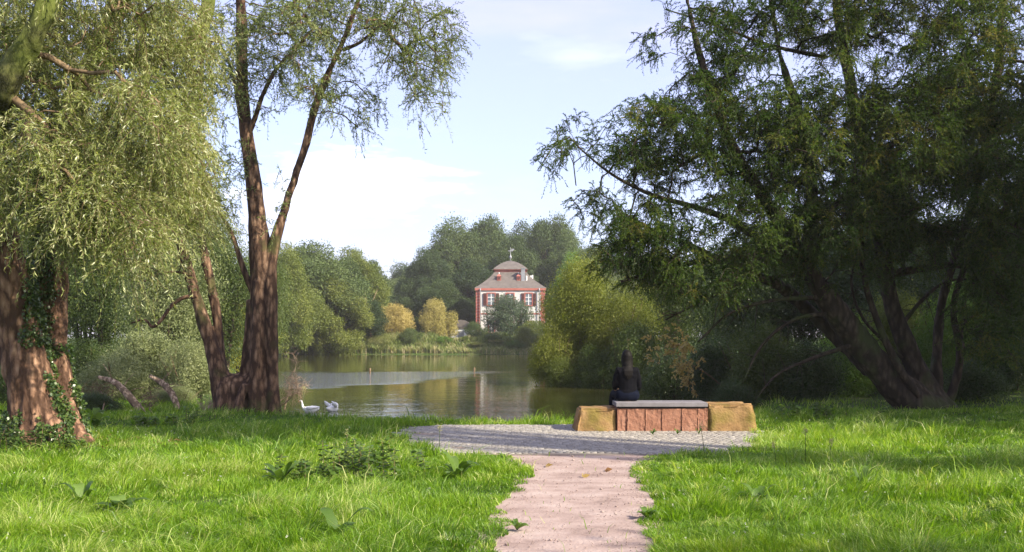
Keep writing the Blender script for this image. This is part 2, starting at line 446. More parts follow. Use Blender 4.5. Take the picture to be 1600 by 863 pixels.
xs = axis(-12, 12, 0.2, -1500, 1500); ys = axis(0, 30, 0.2, -300, 3000, 1.12)
Xg, Yg = np.meshgrid(xs, ys)
Zg = terrain_z(Xg, Yg)
nx, ny = len(xs), len(ys)
i = np.arange(ny - 1)[:, None] * nx; j = np.arange(nx - 1)[None, :]
q = np.stack([i + j, i + j + 1, i + nx + j + 1, i + nx + j], -1).reshape(-1, 4)
gm = np_mesh('ground', np.stack([Xg.ravel(), Yg.ravel(), Zg.ravel()], 1), q.ravel(), np.full(len(q), 4))

m, nt, out = mat_base('ground_soil'); N = nt.nodes.new; K = nt.links.new
b = N('ShaderNodeBsdfPrincipled'); b.inputs['Roughness'].default_value = 0.95; b.inputs['Specular IOR Level'].default_value = 0.15
t = N('ShaderNodeTexCoord')
n1 = N('ShaderNodeTexNoise'); n1.inputs['Scale'].default_value = 0.9; n1.inputs['Detail'].default_value = 10; n1.inputs['Roughness'].default_value = 0.7
rp = ramp(nt, [(0.3, (0.035, 0.06, 0.012)), (0.5, (0.05, 0.085, 0.015)), (0.62, (0.07, 0.08, 0.025)), (0.75, (0.10, 0.075, 0.045))])
K(t.outputs['Object'], n1.inputs['Vector']); K(n1.outputs['Fac'], rp.inputs[0]); K(rp.outputs[0], b.inputs['Base Color'])
bp = N('ShaderNodeBump'); bp.inputs['Distance'].default_value = 0.05; n2 = N('ShaderNodeTexNoise'); n2.inputs['Scale'].default_value = 25; n2.inputs['Detail'].default_value = 8
K(t.outputs['Object'], n2.inputs['Vector']); K(n2.outputs['Fac'], bp.inputs['Height']); K(bp.outputs[0], b.inputs['Normal']); K(b.outputs[0], out.inputs[0])
M['ground'] = m
tag(link('ground', gm, M['ground']), kind='structure')

# ------------------------------------------------------------------ water
m, nt, out = mat_base('pond_water'); N = nt.nodes.new; K = nt.links.new
b = N('ShaderNodeBsdfPrincipled'); b.inputs['Roughness'].default_value = 0.03; b.inputs['IOR'].default_value = 1.33
b.inputs['Specular IOR Level'].default_value = 0.62
b.inputs['Base Color'].default_value = (0.050, 0.050, 0.012, 1)
t = N('ShaderNodeTexCoord')
sp = N('ShaderNodeSeparateXYZ'); K(t.outputs['Object'], sp.inputs[0])
mpn = N('ShaderNodeMapping'); mpn.inputs['Scale'].default_value = (0.55, 1.0, 1.0); K(t.outputs['Object'], mpn.inputs[0])
w1 = N('ShaderNodeTexNoise'); w1.inputs['Scale'].default_value = 5.5; w1.inputs['Detail'].default_value = 3; K(mpn.outputs[0], w1.inputs['Vector'])
w2 = N('ShaderNodeTexNoise'); w2.inputs['Scale'].default_value = 0.9; w2.inputs['Detail'].default_value = 2; K(mpn.outputs[0], w2.inputs['Vector'])
# breeze patch: a streak of rougher water lying across the pond
def math_n(op, a=None, b_=None, clamp=False):
    n = N('ShaderNodeMath'); n.operation = op; n.use_clamp = clamp
    for i_, v in enumerate((a, b_)):
        if v is None: continue
        if isinstance(v, (int, float)): n.inputs[i_].default_value = v
        else: K(v, n.inputs[i_])
    return n.outputs[0]
wn = N('ShaderNodeTexNoise'); wn.inputs['Scale'].default_value = 0.16; wn.inputs['Detail'].default_value = 7; wn.inputs['Roughness'].default_value = .62; K(mpn.outputs[0], wn.inputs['Vector'])
yw = math_n('ADD', sp.outputs[1], math_n('MULTIPLY', math_n('SUBTRACT', wn.outputs['Fac'], 0.5), 16.0))
low = math_n('MINIMUM', math_n('MAXIMUM', math_n('ADD', math_n('MULTIPLY', sp.outputs[0], 2.3), 53.5), 36.0), 60.0)
patch = math_n('MULTIPLY', math_n('MULTIPLY', math_n('SUBTRACT', yw, low), 0.22, True), math_n('MULTIPLY', math_n('SUBTRACT', 55.5, yw), 0.3, True))
near = math_n('MULTIPLY', math_n('SUBTRACT', 42.0, sp.outputs[1]), 0.06, True)
str1 = math_n('ADD', math_n('ADD', math_n('MULTIPLY', patch, 0.26), 0.006), math_n('MULTIPLY', near, 0.020))
h = math_n('ADD', math_n('MULTIPLY', w1.outputs['Fac'], str1), math_n('MULTIPLY', w2.outputs['Fac'], 0.035))
bp = N('ShaderNodeBump'); bp.inputs['Strength'].default_value = 1.0; bp.inputs['Distance'].default_value = 0.35
K(h, bp.inputs['Height']); K(bp.outputs[0], b.inputs['Normal'])
K(b.outputs[0], out.inputs[0])
M['water'] = m
wv = [(-40, 15, WATER_Z), (30, 15, WATER_Z), (30, 118, WATER_Z), (-40, 118, WATER_Z)]
me = bpy.data.meshes.new('water'); me.from_pydata(wv, [], [(0, 1, 2, 3)])
tag(link('water', me, M['water']), kind='structure')

# ------------------------------------------------------------------ path and paving
yy = np.linspace(0, 13.38, 120); l, r_ = path_lr(yy)
l = l + 0.05 * smooth_noise(yy, yy * 0, 11, 8, 0.3, 2.5) - 0.1; r_ = r_ + 0.05 * smooth_noise(yy, yy * 0, 12, 8, 0.3, 2.5) + 0.1
ncol = 14
tt = np.linspace(0, 1, ncol)[None, :]
Xp = l[:, None] * (1 - tt) + r_[:, None] * tt; Yp = np.repeat(yy[:, None], ncol, 1)
Zp = terrain_z(Xp, Yp) + 0.006 + 0.006 * smooth_noise(Xp, Yp, 5, 8, 0.4, 2) * np.sin(np.pi * tt)
Zp = np.maximum(Zp, terrain_z(Xp, Yp) + 0.004)
i = np.arange(len(yy) - 1)[:, None] * ncol; j = np.arange(ncol - 1)[None, :]
q = np.stack([i + j, i + j + 1, i + ncol + j + 1, i + ncol + j], -1).reshape(-1, 4)
pm = np_mesh('path', np.stack([Xp.ravel(), Yp.ravel(), Zp.ravel()], 1), q.ravel(), np.full(len(q), 4))
M['path'] = solid_mat('path_gravel', [(0.19, 0.135, 0.115), (0.31, 0.235, 0.205), (0.39, 0.315, 0.28)], 1.8, 0.95, 0.7, 40, 10, stretch=(.8, 1.2, 1), spec=0.1, dist=0.02)
tag(link('path', pm, M['path']), kind='structure')

setts = []
row = 0; y = 13.4
while y < 17.8:
    d = 0.095; x = -2.2 + (0.5 * d if row % 2 else 0)
    while x < 4.3:
        if in_poly(np.array(x), np.array(y + 0.1 * math.sin(x * 1.7)), PAVE):
            if noise.noise(Vector((x * 1.1, y * 1.8, 3))) > -0.36 or x > -0.6:
                setts.append((x + random.gauss(0, .006), y + 0.11 * math.sin(x * 1.7) + random.gauss(0, .006)))
        x += d
    y += d * 0.98; row += 1
S = np.array(setts); ns_ = len(S)
h0 = 0.040 + rng.uniform(-.003, .003, ns_)
sx = rng.uniform(0.040, 0.046, ns_); sy = rng.uniform(0.040, 0.045, ns_)
tx = rng.normal(0, .02, ns_); ty = rng.normal(0, .02, ns_)
cor = [(-1, -1), (1, -1), (1, 1), (-1, 1)]
Vs = []
for lvl, k in ((-0.06, 1.0), (0.0, 1.0), (0.004, 0.92)):
    for cx, cy_ in cor:
        Vs.append(np.stack([S[:, 0] + cx * sx * k, S[:, 1] + cy_ * sy * k, h0 - 0.02 + lvl + (tx * cx * sx + ty * cy_ * sy)], 1))
Vs = np.stack(Vs, 1).reshape(-1, 3)
fq = []
for a in (0, 4):
    for k in range(4): fq.append((a + k, a + (k + 1) % 4, a + 4 + (k + 1) % 4, a + 4 + k))
fq.append((8, 9, 10, 11))
fq = (np.arange(ns_)[:, None, None] * 12 + np.array(fq)[None]).reshape(-1, 4)
var = np.repeat(rng.random(ns_), 9)
pv = np_mesh('paving', Vs, fq.ravel(), np.full(len(fq), 4), smooth=False, attrs={'v': var})
m, nt, out = mat_base('granite_sett'); N = nt.nodes.new; K = nt.links.new
b = N('ShaderNodeBsdfPrincipled'); b.inputs['Roughness'].default_value = 0.75; b.inputs['Specular IOR Level'].default_value = 0.35
at = N('ShaderNodeAttribute'); at.attribute_name = 'v'; rp = ramp(nt, [(0, (0.20, 0.18, 0.15)), (0.5, (0.25, 0.228, 0.195)), (1, (0.31, 0.285, 0.245))])
K(at.outputs['Fac'], rp.inputs[0]); K(rp.outputs[0], b.inputs['Base Color']); K(b.outputs[0], out.inputs[0])
tag(link('paving', pv, m), kind='structure')
bm = bmesh.new()
cx0 = PAVE.mean(0)
vs = [bm.verts.new((cx0[0] + (p[0] - cx0[0]) * 1.03, cx0[1] + (p[1] - cx0[1]) * 1.03, 0.012)) for p in PAVE]
bm.faces.new(vs)
M['sand'] = solid_mat('paving_sand', [(0.13, 0.11, 0.09), (0.24, 0.20, 0.16), (0.33, 0.24, 0.18)], 3, 0.95, 0.5, 60)
tag(link('paving_bed', bm_mesh('paving_bed', bm), M['sand']), kind='structure')

# ------------------------------------------------------------------ trees
def grow(limbs, attractors, step=0.45, droop=0.0, sag=0.12, alpha=0.25):
    """limbs: list of (points, radii).  Every attractor is joined to the nearest wood by a bent branch.
    Returns branch polylines and, for every attractor, its incoming direction."""
    nodes = []; cost = []
    for pts, rad in limbs:
        for k, p in enumerate(pts):
            if rad[k] < 0.3: nodes.append(np.array(p)); cost.append(0.0)
    nodes = [tuple(n) for n in nodes]
    Np = np.array(nodes); Nc = np.array(cost)
    par = [-1] * len(Np); chains = []
    A = np.array(attractors)
    dmin = np.array([np.min(np.linalg.norm(Np - a, axis=1)) for a in A])
    order = np.argsort(dmin)
    dirs = np.zeros_like(A)
    arrN = np.empty((len(Np) + len(A) * 30, 3)); arrC = np.empty(len(arrN)); n = len(Np)
    arrN[:n] = Np; arrC[:n] = Nc
    cnt = np.zeros(len(arrN))
    for ai in order:
        a = A[ai]
        d = np.linalg.norm(arrN[:n] - a, axis=1)
        k = int(np.argmin(d + alpha * arrC[:n]))
        p = arrN[k]; dist = d[k]
        m_ = max(2, int(dist / step) + 1)
        t = np.linspace(0, 1, m_ + 1)[1:]
        off = rng.normal(size=3) * dist * 0.07
        pts = p + (a - p) * t[:, None] + np.sin(np.pi * t)[:, None] * (np.array([0, 0, sag * dist]) + off)
        pts[:-1] += rng.normal(size=(m_ - 1, 3)) * 0.035 * min(step, dist)
        first = n
        if n + m_ > len(arrN): break
        arrN[n:n + m_] = pts; arrC[n:n + m_] = arrC[k] + dist * t
        prev = k
        for q_ in range(m_): par.append(prev); prev = n + q_
        n += m_
        chains.append((k, first, n))
        q_ = n - 1
        while q_ >= 0: cnt[q_] += 1; q_ = par[q_]
        e = pts[-1] - (pts[-2] if m_ > 1 else p)
        dirs[ai] = e / (np.linalg.norm(e) + 1e-9)
    return arrN[:n], cnt[:n], chains, dirs

def blob_points(blobs, n, gap=0.0, gscale=0.5, seed=1.0, shell=0.0):
    """points inside ellipsoids given as (px, py, Y, rx_px, ry_px, depth_m[, weight])."""
    g = np.random.default_rng(int(seed * 100) + 5)
    wts = np.array([(b_[3] * b_[4] * b_[5] / 1e4) * (b_[6] if len(b_) > 6 else 1) for b_ in blobs]); wts = wts / wts.sum()
    out = []
    while len(out) < n:
        b_ = blobs[g.choice(len(blobs), p=wts)]
        v = g.normal(size=3); v /= np.linalg.norm(v); rr = g.random() ** (1 / 3)
        if shell: rr = shell + (1 - shell) * rr
        v = v * rr
        Y = b_[2] + v[1] * b_[5]
        c = P(b_[0] + v[0] * b_[3] * b_[2] / Y, b_[1] - v[2] * b_[4] * b_[2] / Y, Y)
        if gap > -1 and noise.noise(Vector((c.x * gscale + seed, c.y * gscale, c.z * gscale))) < gap: continue
        out.append(tuple(c))
    return np.array(out)

def branch_tubes(T, nodes, cnt, chains, tip=0.006, power=2.2, rmax=0.12, minr=0.0):
    for k, a, b_ in chains:
        idx = [k] + list(range(a, b_))
        r = tip * np.maximum(cnt[idx], 1) ** (1 / power)
        r[0] = r[1] if len(r) > 1 else r[0]
        r = np.minimum(r, rmax)
        T.add(nodes[idx], r, 5 if r[0] > 0.02 else 4, cap=False)

def strands(A, D, per, Lr, leaves, leaf_len, leaf_w, drop, spread, clvar, T=None, twig_r=0.003, jitter_v=0.25, out_w=0.5, min_z=0.05):
    """short twigs at each attractor; leaves along them.  Vectorised."""
    n = len(A); k = n * per
    a = np.repeat(A, per, 0) + rng.normal(size=(k, 3)) * 0.05
    d0 = unit(np.repeat(D, per, 0) * out_w + rng.normal(size=(k, 3)) * spread)
    Ls = rng.uniform(Lr[0], Lr[1], k)
    g = np.array([0, 0, -1.0])
    def pt(t): return a[:, None, :] + Ls[:, None, None] * (d0[:, None, :] * (t * (1 - 0.35 * t * drop))[..., None] + g * (drop * t ** 2)[..., None])
    t = (np.arange(leaves)[None, :] + rng.random((k, leaves))) / leaves
    pos = pt(t); tan = unit(pt(t + 0.02) - pos)
    ld = unit(tan * 0.75 + rng.normal(size=tan.shape) * 0.45)
    cv = np.repeat(np.repeat(clvar, per), leaves).reshape(k, leaves)
    v = np.clip(cv + rng.normal(size=cv.shape) * jitter_v, 0, 1)
    ll = rng.uniform(0.6, 1.15, (k, leaves)) * leaf_len
    lw = ll / leaf_len * leaf_w
    keep = pos[..., 2] > min_z
    if T is not None:
        tt_ = np.linspace(0, 1, 5)[None, :].repeat(k, 0); pp = pt(tt_)
        # thin three-sided twigs, all at once
        tn = unit(np.gradient(pp, axis=1)); u = unit(np.cross(tn, np.array([0.3, 0.9, 0.1]))); w_ = np.cross(tn, u)
        rr = twig_r * np.linspace(1, 0.35, 5)[None, :, None]
        ring = np.stack([pp + u * rr, pp - 0.5 * u * rr + 0.87 * w_ * rr, pp - 0.5 * u * rr - 0.87 * w_ * rr], 2)
        V = ring.reshape(-1, 3); base = T.n + (np.arange(k) * 15)[:, None, None]
        i_ = np.arange(4)[None, :, None] * 3; j_ = np.arange(3)[None, None, :]; j2 = (j_ + 1) % 3
        q_ = np.stack([base + i_ + j_, base + i_ + j2, base + i_ + 3 + j2, base + i_ + 3 + j_], -1).reshape(-1, 4)
        T.V.append(V); T.F.append(q_); T.n += len(V)
    return pos[keep], ld[keep], ll[keep], lw[keep], v[keep]

def cat_leaves(name, parts, **kw):
    pos, d, ll, lw, v = [np.concatenate([p[i] for p in parts]) for i in range(5)]
    return leaf_mesh(name, pos, d, ll, lw, v, **kw)

def trunk_mesh(limbs, voxel=0.035, amp=0.03, scale=5, stretch=0.22, k=14, knots=0.5):
    T = Tubes()
    for pts, rad in limbs: T.add(pts, rad, k)
    me = evaluated(T.mesh('t'), [('REMESH', dict(mode='VOXEL', voxel_size=voxel)), ('SMOOTH', dict(factor=0.5, iterations=4))])
    bark_displace(me, amp, scale, stretch, knots)
    for p in me.polygons: p.use_smooth = True
    me.name = 'trunk'
    return me

def SP(pts, n=6):
    """pts: (px, py, Y, radius_px) -> smoothed limb."""
    w_ = [P(a, b_, c) for a, b_, c, d in pts]; r = [d * c / F for a, b_, c, d in pts]
    return smooth_path(w_, r, n)

def bark_ivy(me, n, cond, size=(0.03, 0.06), off=0.06):
    """leaves sitting on a trunk surface where cond(co) is true."""
    co = get_co(me); no = get_no(me)
    ok = np.array([cond(c) for c in co]); idx = np.nonzero(ok)[0]
    pick = rng.choice(idx, n)
    pos = co[pick] + no[pick] * rng.uniform(0.0, off, (n, 1)) + rng.normal(size=(n, 3)) * 0.02
    d = unit(no[pick] * 0.35 + rng.normal(size=(n, 3)) * 0.5 + np.array([0, 0, -0.7]))
    ll = rng.uniform(*size, n)
    return pos, d, ll, ll * 0.85, np.clip(rng.normal(0.45, 0.28, n), 0, 1)

# ---- large willow on the left: two leaning stems from one foot
base = G(80, 700)
willow = empty('willow_tree', (base.x, base.y, 0), 'huge old willow at the left edge with two reddish ivy-clad stems and hanging crown', 'tree')
lim = []
lim.append(SP([(66, 712, 14.2, 50), (60, 660, 14.2, 41), (49, 610, 14.2, 36), (38, 570, 14.2, 34), (28, 520, 14.2, 33), (12, 450, 14.1, 33), (-3, 380, 14.0, 32), (-22, 260, 13.8, 30), (-60, 120, 13.4, 28), (-120, -40, 13, 22), (-200, -250, 13, 12)]))
lim.append(SP([(112, 706, 14.6, 26), (105, 640, 14.7, 19), (95, 585, 14.8, 17), (88, 535, 14.9, 17), (80, 475, 15.0, 22), (79, 430, 15.0, 25), (86, 340, 15.0, 23), (100, 240, 15, 20), (130, 130, 14.8, 18), (190, 0, 14.5, 14), (260, -150, 14, 8)]))
lim.append(SP([(150, 706, 14.2, 8), (120, 680, 14.3, 16), (92, 645, 14.35, 20), (75, 610, 14.3, 16)]))
lim.append(SP([(18, 712, 14.0, 14), (36, 670, 14.1, 22), (40, 620, 14.2, 24)]))
lim.append(SP([(95, 716, 13.9, 12), (85, 680, 14.0, 20), (65, 630, 14.2, 24)]))
lim.append(SP([(150, 712, 14.9, 8), (125, 690, 14.8, 14), (108, 650, 14.7, 18)]))
up = [SP([(-40, 300, 13.6, 30), (-30, 220, 12.6, 29), (-2, 150, 11.6, 26), (33, 90, 11.4, 22), (60, 40, 11.3, 18), (85, -20, 11.3, 15), (130, -110, 11.3, 11)]),
      SP([(150, 100, 14.8, 9), (215, 95, 14.9, 13), (270, 80, 15, 13), (300, 62, 15, 13), (322, 25, 15, 11), (330, -30, 15, 8)])]
tm = trunk_mesh(lim, 0.018, 0.05, 7.0, 0.24, knots=.3)
ivy = bark_ivy(tm, 15000, lambda c: (lambda px, py: (36 + 12 * noise.noise(Vector((py * .02, 0, 0))) < px < 84 + 14 * noise.noise(Vector((py * .03, 3, 0))) and 280 < py < 540 and noise.noise(Vector((c[0] * 3, c[1] * 3, c[2] * 3))) > -0.45) or
        (60 < px < 135 and 540 < py < 700 and noise.noise(Vector((c[0] * 4, c[1] * 4, c[2] * 2.2 + 7))) > 0.08) or (px < 35 and py > 640 and noise.noise(Vector((c[0] * 4, c[1] * 4, c[2] * 2.2))) > 0.0))(c[0] / c[1] * F + HX, HY - (c[2] - CH) / c[1] * F))
world_part('trunk', tm, M['bark_red'], willow)
um = trunk_mesh(up, 0.03, 0.035, 4.0, 0.3)
o = world_part('upper_limb', um, M['bark_moss'], willow); o['label'] = 'mossy green upper limbs crossing the top of the crown'
world_part('ivy', leaf_mesh('ivy', ivy[0], ivy[1], ivy[2], ivy[3], ivy[4], fold=0.05), M['ivy'], willow)
blobs = [(60, 60, 13, 130, 90, 1.6, .8), (210, 40, 13.5, 120, 80, 1.8, .9), (60, 220, 12.2, 110, 90, 1.5, 1.1), (180, 220, 12.5, 120, 120, 1.8, 1.3), (270, 200, 14, 75, 110, 1.6, 1),
         (120, 310, 12, 110, 70, 1.2, 1.2), (200, 360, 12.2, 60, 60, 1.1, 1.1), (290, 290, 14.5, 60, 60, 1.5, .6), (30, 290, 11.8, 60, 40, .8, .7), (300, 100, 14.5, 50, 80, 1.5, .6), (-90, 160, 13.5, 100, 200, 1.5, 0.6), (60, -90, 12.5, 260, 80, 2.5, .5)]
A = blob_points(blobs, 1000, gap=-0.25, gscale=0.9, seed=2.3)
nodes, cnt, chains, D = grow(lim[:2] + up, A, 0.4, sag=0.10)
T = Tubes(); branch_tubes(T, nodes, cnt, chains, 0.0045, 2.0, 0.10)
cl = np.clip(rng.normal(0.52, 0.17, len(A)), 0, 1)
lv = strands(A, D, 8, (0.25, 0.75), 34, 0.072, 0.0135, 0.5, 0.75, cl, T, 0.003, 0.22)
world_part('branches', T.mesh('branches'), M['twig'], willow)
world_part('crown', cat_leaves('crown', [lv]), M['willow'], willow)
print('willow leaves', len(lv[0]))

# ---- twin-stemmed tree between willow and pond
base = G(390, 645)
twin = empty('forked_tree', (base.x, base.y, 0), 'tall tree with fluted twin trunks joined low in a U at the pond edge', 'tree')
lim = []
lim.append(SP([(418, 660, 20.8, 26), (414, 620, 20.8, 22), (412, 560, 20.8, 21), (413, 500, 20.8, 21), (412, 440, 20.8, 20), (408, 400, 20.8, 18), (401, 340, 20.8, 14), (393, 270, 20.8, 12), (385, 210, 20.8, 10.5), (379, 130, 20.8, 9), (377, 50, 20.8, 8), (376, -60, 20.8, 6.5), (380, -250, 20.8, 4)]))
lim.append(SP([(430, 658, 20.6, 12), (427, 600, 20.6, 10), (425, 520, 20.6, 10), (424, 450, 20.6, 10), (427, 392, 20.7, 9), (438, 350, 20.7, 8), (455, 295, 20.7, 7.2), (478, 225, 20.7, 6.6), (492, 170, 20.7, 6.2), (515, 110, 20.7, 5.6), (538, 60, 20.7, 5), (560, 0, 20.7, 4.5), (590, -90, 20.7, 3)]))
lim.append(SP([(398, 658, 20.5, 11), (399, 600, 20.5, 9), (400, 520, 20.5, 8), (404, 440, 20.6, 8)]))
lim.append(SP([(385, 656, 20.9, 15), (386, 600, 20.9, 12), (390, 540, 20.9, 10), (395, 470, 20.9, 9)]))
lim.append(SP([(358, 658, 20.8, 24), (352, 625, 20.8, 19), (344, 590, 20.8, 16), (332, 545, 20.8, 11), (316, 495, 20.8, 9.5), (302, 450, 20.8, 9), (287, 400, 20.8, 8), (272, 345, 20.8, 7), (262, 280, 20.8, 7), (240, 200, 20.8, 5.5), (225, 100, 20.8, 4), (215, -40, 20.8, 2.5)]))
lim.append(SP([(348, 600, 20.95, 12), (344, 550, 21, 8.5), (338, 490, 21, 7.5), (326, 430, 21, 6.8), (316, 380, 21, 6), (306, 320, 21, 5), (305, 200, 21, 4), (320, 60, 21, 2.5)]))
lim.append(SP([(350, 602, 20.8, 20), (370, 606, 20.8, 22), (385, 608, 20.8, 22), (402, 600, 20.8, 20)]))
lim.append(SP([(372, 662, 20.8, 24), (371, 630, 20.8, 22), (372, 606, 20.8, 20)]))
lim.append(SP([(345, 655, 20.5, 9), (350, 630, 20.6, 13), (352, 600, 20.7, 13)]))
lim.append(SP([(376, 660, 20.35, 9), (375, 630, 20.4, 7), (384, 600, 20.45, 6)]))
lim.append(SP([(395, 455, 20.9, 6), (382, 425, 20.9, 5), (372, 395, 20.9, 4), (362, 365, 20.9, 3.2), (340, 325, 20.9, 2.5), (325, 270, 20.9, 2)]))
lim.append(SP([(387, 215, 20.8, 5), (400, 180, 20.6, 4), (410, 150, 20.5, 3.4), (432, 108, 20.4, 3), (460, 78, 20.3, 2.6), (490, 45, 20.2, 2)]))
lim.append(SP([(536, 78, 20.7, 3.4), (560, 68, 20.5, 2.6), (580, 52, 20.4, 2.2), (606, 30, 20.3, 1.8)]))
lim.append(SP([(382, 225, 20.8, 4), (372, 165, 21, 3), (362, 110, 21, 2), (340, 60, 21.2, 1.5)]))
lim.append(SP([(308, 462, 20.7, 3.4), (285, 466, 20.6, 3.2), (268, 478, 20.5, 3), (252, 500, 20.4, 2.8), (238, 511, 20.3, 2.4), (226, 500, 20.2, 1.8), (205, 505, 20.2, 1.2)]))
lim.append(SP([(300, 430, 20.7, 2.2), (275, 425, 20.5, 1.8), (250, 428, 20.4, 1.3), (225, 440, 20.3, 1)]))
tm = trunk_mesh(lim[:10], 0.026, 0.026, 5, 0.16)
world_part('trunk', tm, M['bark_brown'], twin)
T = Tubes()
for pts, rad in lim[10:]: T.add(pts, rad, 8, jit=0.05)
blobs = [(640, 60, 20, 80, 60, 1.5, 1.1), (600, 10, 20.5, 110, 40, 2, 1), (660, 130, 20, 45, 60, 1.2, .55), (685, 60, 20, 35, 40, 1, .5), (490, 130, 20, 70, 60, 1.5, .9), (560, 160, 20.5, 40, 45, 1.2, .8), (440, 40, 20, 90, 70, 2, 1.1), (420, 130, 20, 40, 60, 1.3, .7),
         (350, 100, 21, 50, 110, 1.5, .7), (355, 250, 21, 35, 70, 1.4, .35), (330, 330, 21, 60, 60, 1.5, .6), (560, -90, 20.5, 160, 60, 2, .6), (400, -120, 20.5, 120, 80, 2, .5), (440, 330, 20.4, 24, 60, .8, .22), (260, 420, 20.8, 60, 70, 1.2, .5), (230, 330, 21, 70, 70, 1.5, .7)]
A = blob_points(blobs, 780, gap=-0.1, gscale=0.75, seed=4.1)
nodes, cnt, chains, D = grow(lim, A, 0.45, sag=0.12)
branch_tubes(T, nodes, cnt, chains, 0.005, 2.1, 0.05)
cl = np.clip(rng.normal(0.5, 0.18, len(A)), 0, 1)
lv = strands(A, D, 6, (0.2, 0.6), 20, 0.072, 0.018, 0.28, 0.8, cl, T, 0.003, 0.22)
world_part('branches', T.mesh('branches'), M['bark_brown'], twin)
world_part('crown', cat_leaves('crown', [lv]), M['willow_thin'], twin)

# ---- dark yew-like tree on the right: trunks leaning left from one foot
base = G(1430, 640)
yew = empty('yew_tree', (base.x, base.y, 0), 'massive dark feathery evergreen on the right with thick trunks leaning left over the pond side', 'tree')
lim = []
lim.append(SP([(1455, 655, 21.8, 36), (1418, 620, 21.8, 28), (1375, 575, 21.7, 23), (1335, 525, 21.6, 21), (1300, 478, 21.4, 18), (1268, 430, 21.2, 14), (1240, 385, 21, 12), (1200, 320, 20.8, 11), (1150, 240, 20.6, 9), (1110, 140, 20.5, 7), (1080, 30, 20.4, 4), (1060, -80, 20.4, 3)]))
lim.append(SP([(1360, 580, 21.9, 12), (1305, 525, 22.2, 11), (1255, 478, 22.2, 10), (1215, 445, 21.8, 9), (1150, 420, 21.5, 6.5), (1080, 385, 21.2, 4.5), (1000, 350, 21, 3), (940, 320, 20.8, 1.8), (900, 290, 20.8, 1)]))
lim.append(SP([(1475, 650, 21.9, 26), (1452, 610, 22, 18), (1425, 560, 22, 15), (1402, 500, 22, 13), (1385, 440, 22, 12), (1375, 370, 22, 11), (1360, 280, 22, 12), (1335, 160, 22, 10), (1310, 30, 22, 7), (1300, -150, 22, 4)]))
lim.append(SP([(1460, 640, 22.3, 14), (1464, 560, 22.5, 8), (1470, 480, 22.6, 7), (1492, 400, 22.7, 7), (1530, 280, 22.6, 7), (1560, 100, 22.4, 7), (1570, -80, 22.4, 4)]))
lim.append(SP([(1290, 465, 21.3, 10), (1262, 400, 21.8, 10), (1268, 300, 22, 9), (1250, 190, 22, 7.5), (1218, 80, 22, 5), (1195, -60, 22, 3)]))
lim.append(SP([(1265, 425, 21.2, 9), (1215, 395, 21, 8), (1150, 350, 20.6, 5.5), (1090, 325, 20.3, 4.4), (1020, 305, 20, 3.2), (960, 275, 19.8, 2.2), (915, 240, 19.7, 1.4), (890, 215, 19.7, .8)]))
lim.append(SP([(1290, 90, 22, 3.5), (1200, 70, 21.5, 2.6), (1120, 40, 21, 1.8), (1040, 15, 20.8, 1)]))
lim.append(SP([(1385, 430, 22, 8), (1440, 420, 22, 6), (1500, 415, 22, 5), (1560, 430, 22, 3)]))
lim.append(SP([(1238, 385, 21, 7), (1180, 400, 20.4, 6), (1110, 405, 20, 5), (1040, 420, 19.8, 3.4), (970, 440, 19.6, 2)]))
tm = trunk_mesh(lim[:5], 0.04, 0.035, 4, 0.3, knots=0.6)
world_part('trunk', tm, M['bark_dark'], yew)
T = Tubes()
for pts, rad in lim[5:]: T.add(pts, rad, 8, jit=0.05)
blobs = [(900, 225, 19.8, 45, 60, 1.2, .9), (870, 270, 19.8, 28, 50, .9, .6), (930, 330, 19.8, 55, 55, 1.4, 1), (1000, 220, 20, 70, 75, 1.8, 1), (1010, 390, 20, 95, 55, 1.6, 1.5), (960, 360, 19.6, 50, 45, 1.2, .9), (1080, 300, 20.2, 90, 80, 2.2, 1.0), (1090, 180, 20.4, 80, 70, 2, .85),
         (1050, 60, 20.6, 50, 60, 1.5, .8), (1470, 320, 20.5, 75, 50, 1.5, 1.3), (1120, 60, 20.8, 70, 70, 2, .8), (1110, 430, 20, 110, 45, 1.8, 1), (1190, 180, 21, 90, 120, 2.5, 1), (1200, 350, 20.4, 100, 80, 2, 1), (1250, 60, 21.5, 100, 90, 2.5, 1), (1300, 220, 21, 110, 110, 2.8, 1.1),
         (1330, 350, 20.6, 110, 70, 2.2, 1), (1400, 80, 21.5, 110, 110, 2.8, 1), (1440, 230, 20.6, 120, 110, 2.6, 1.2), (1540, 80, 21, 110, 130, 2.8, 1), (1560, 250, 20.4, 100, 110, 2.5, 1.2), (1480, 370, 21, 110, 60, 2, .8), (1590, 400, 21, 90, 90, 2.2, 1),
         (1280, 460, 20.2, 90, 35, 1.2, .5), (1560, 500, 20.6, 80, 80, 1.6, .9), (1300, -80, 21.5, 300, 80, 3, .5), (1680, 200, 21, 100, 250, 2.5, .6)]
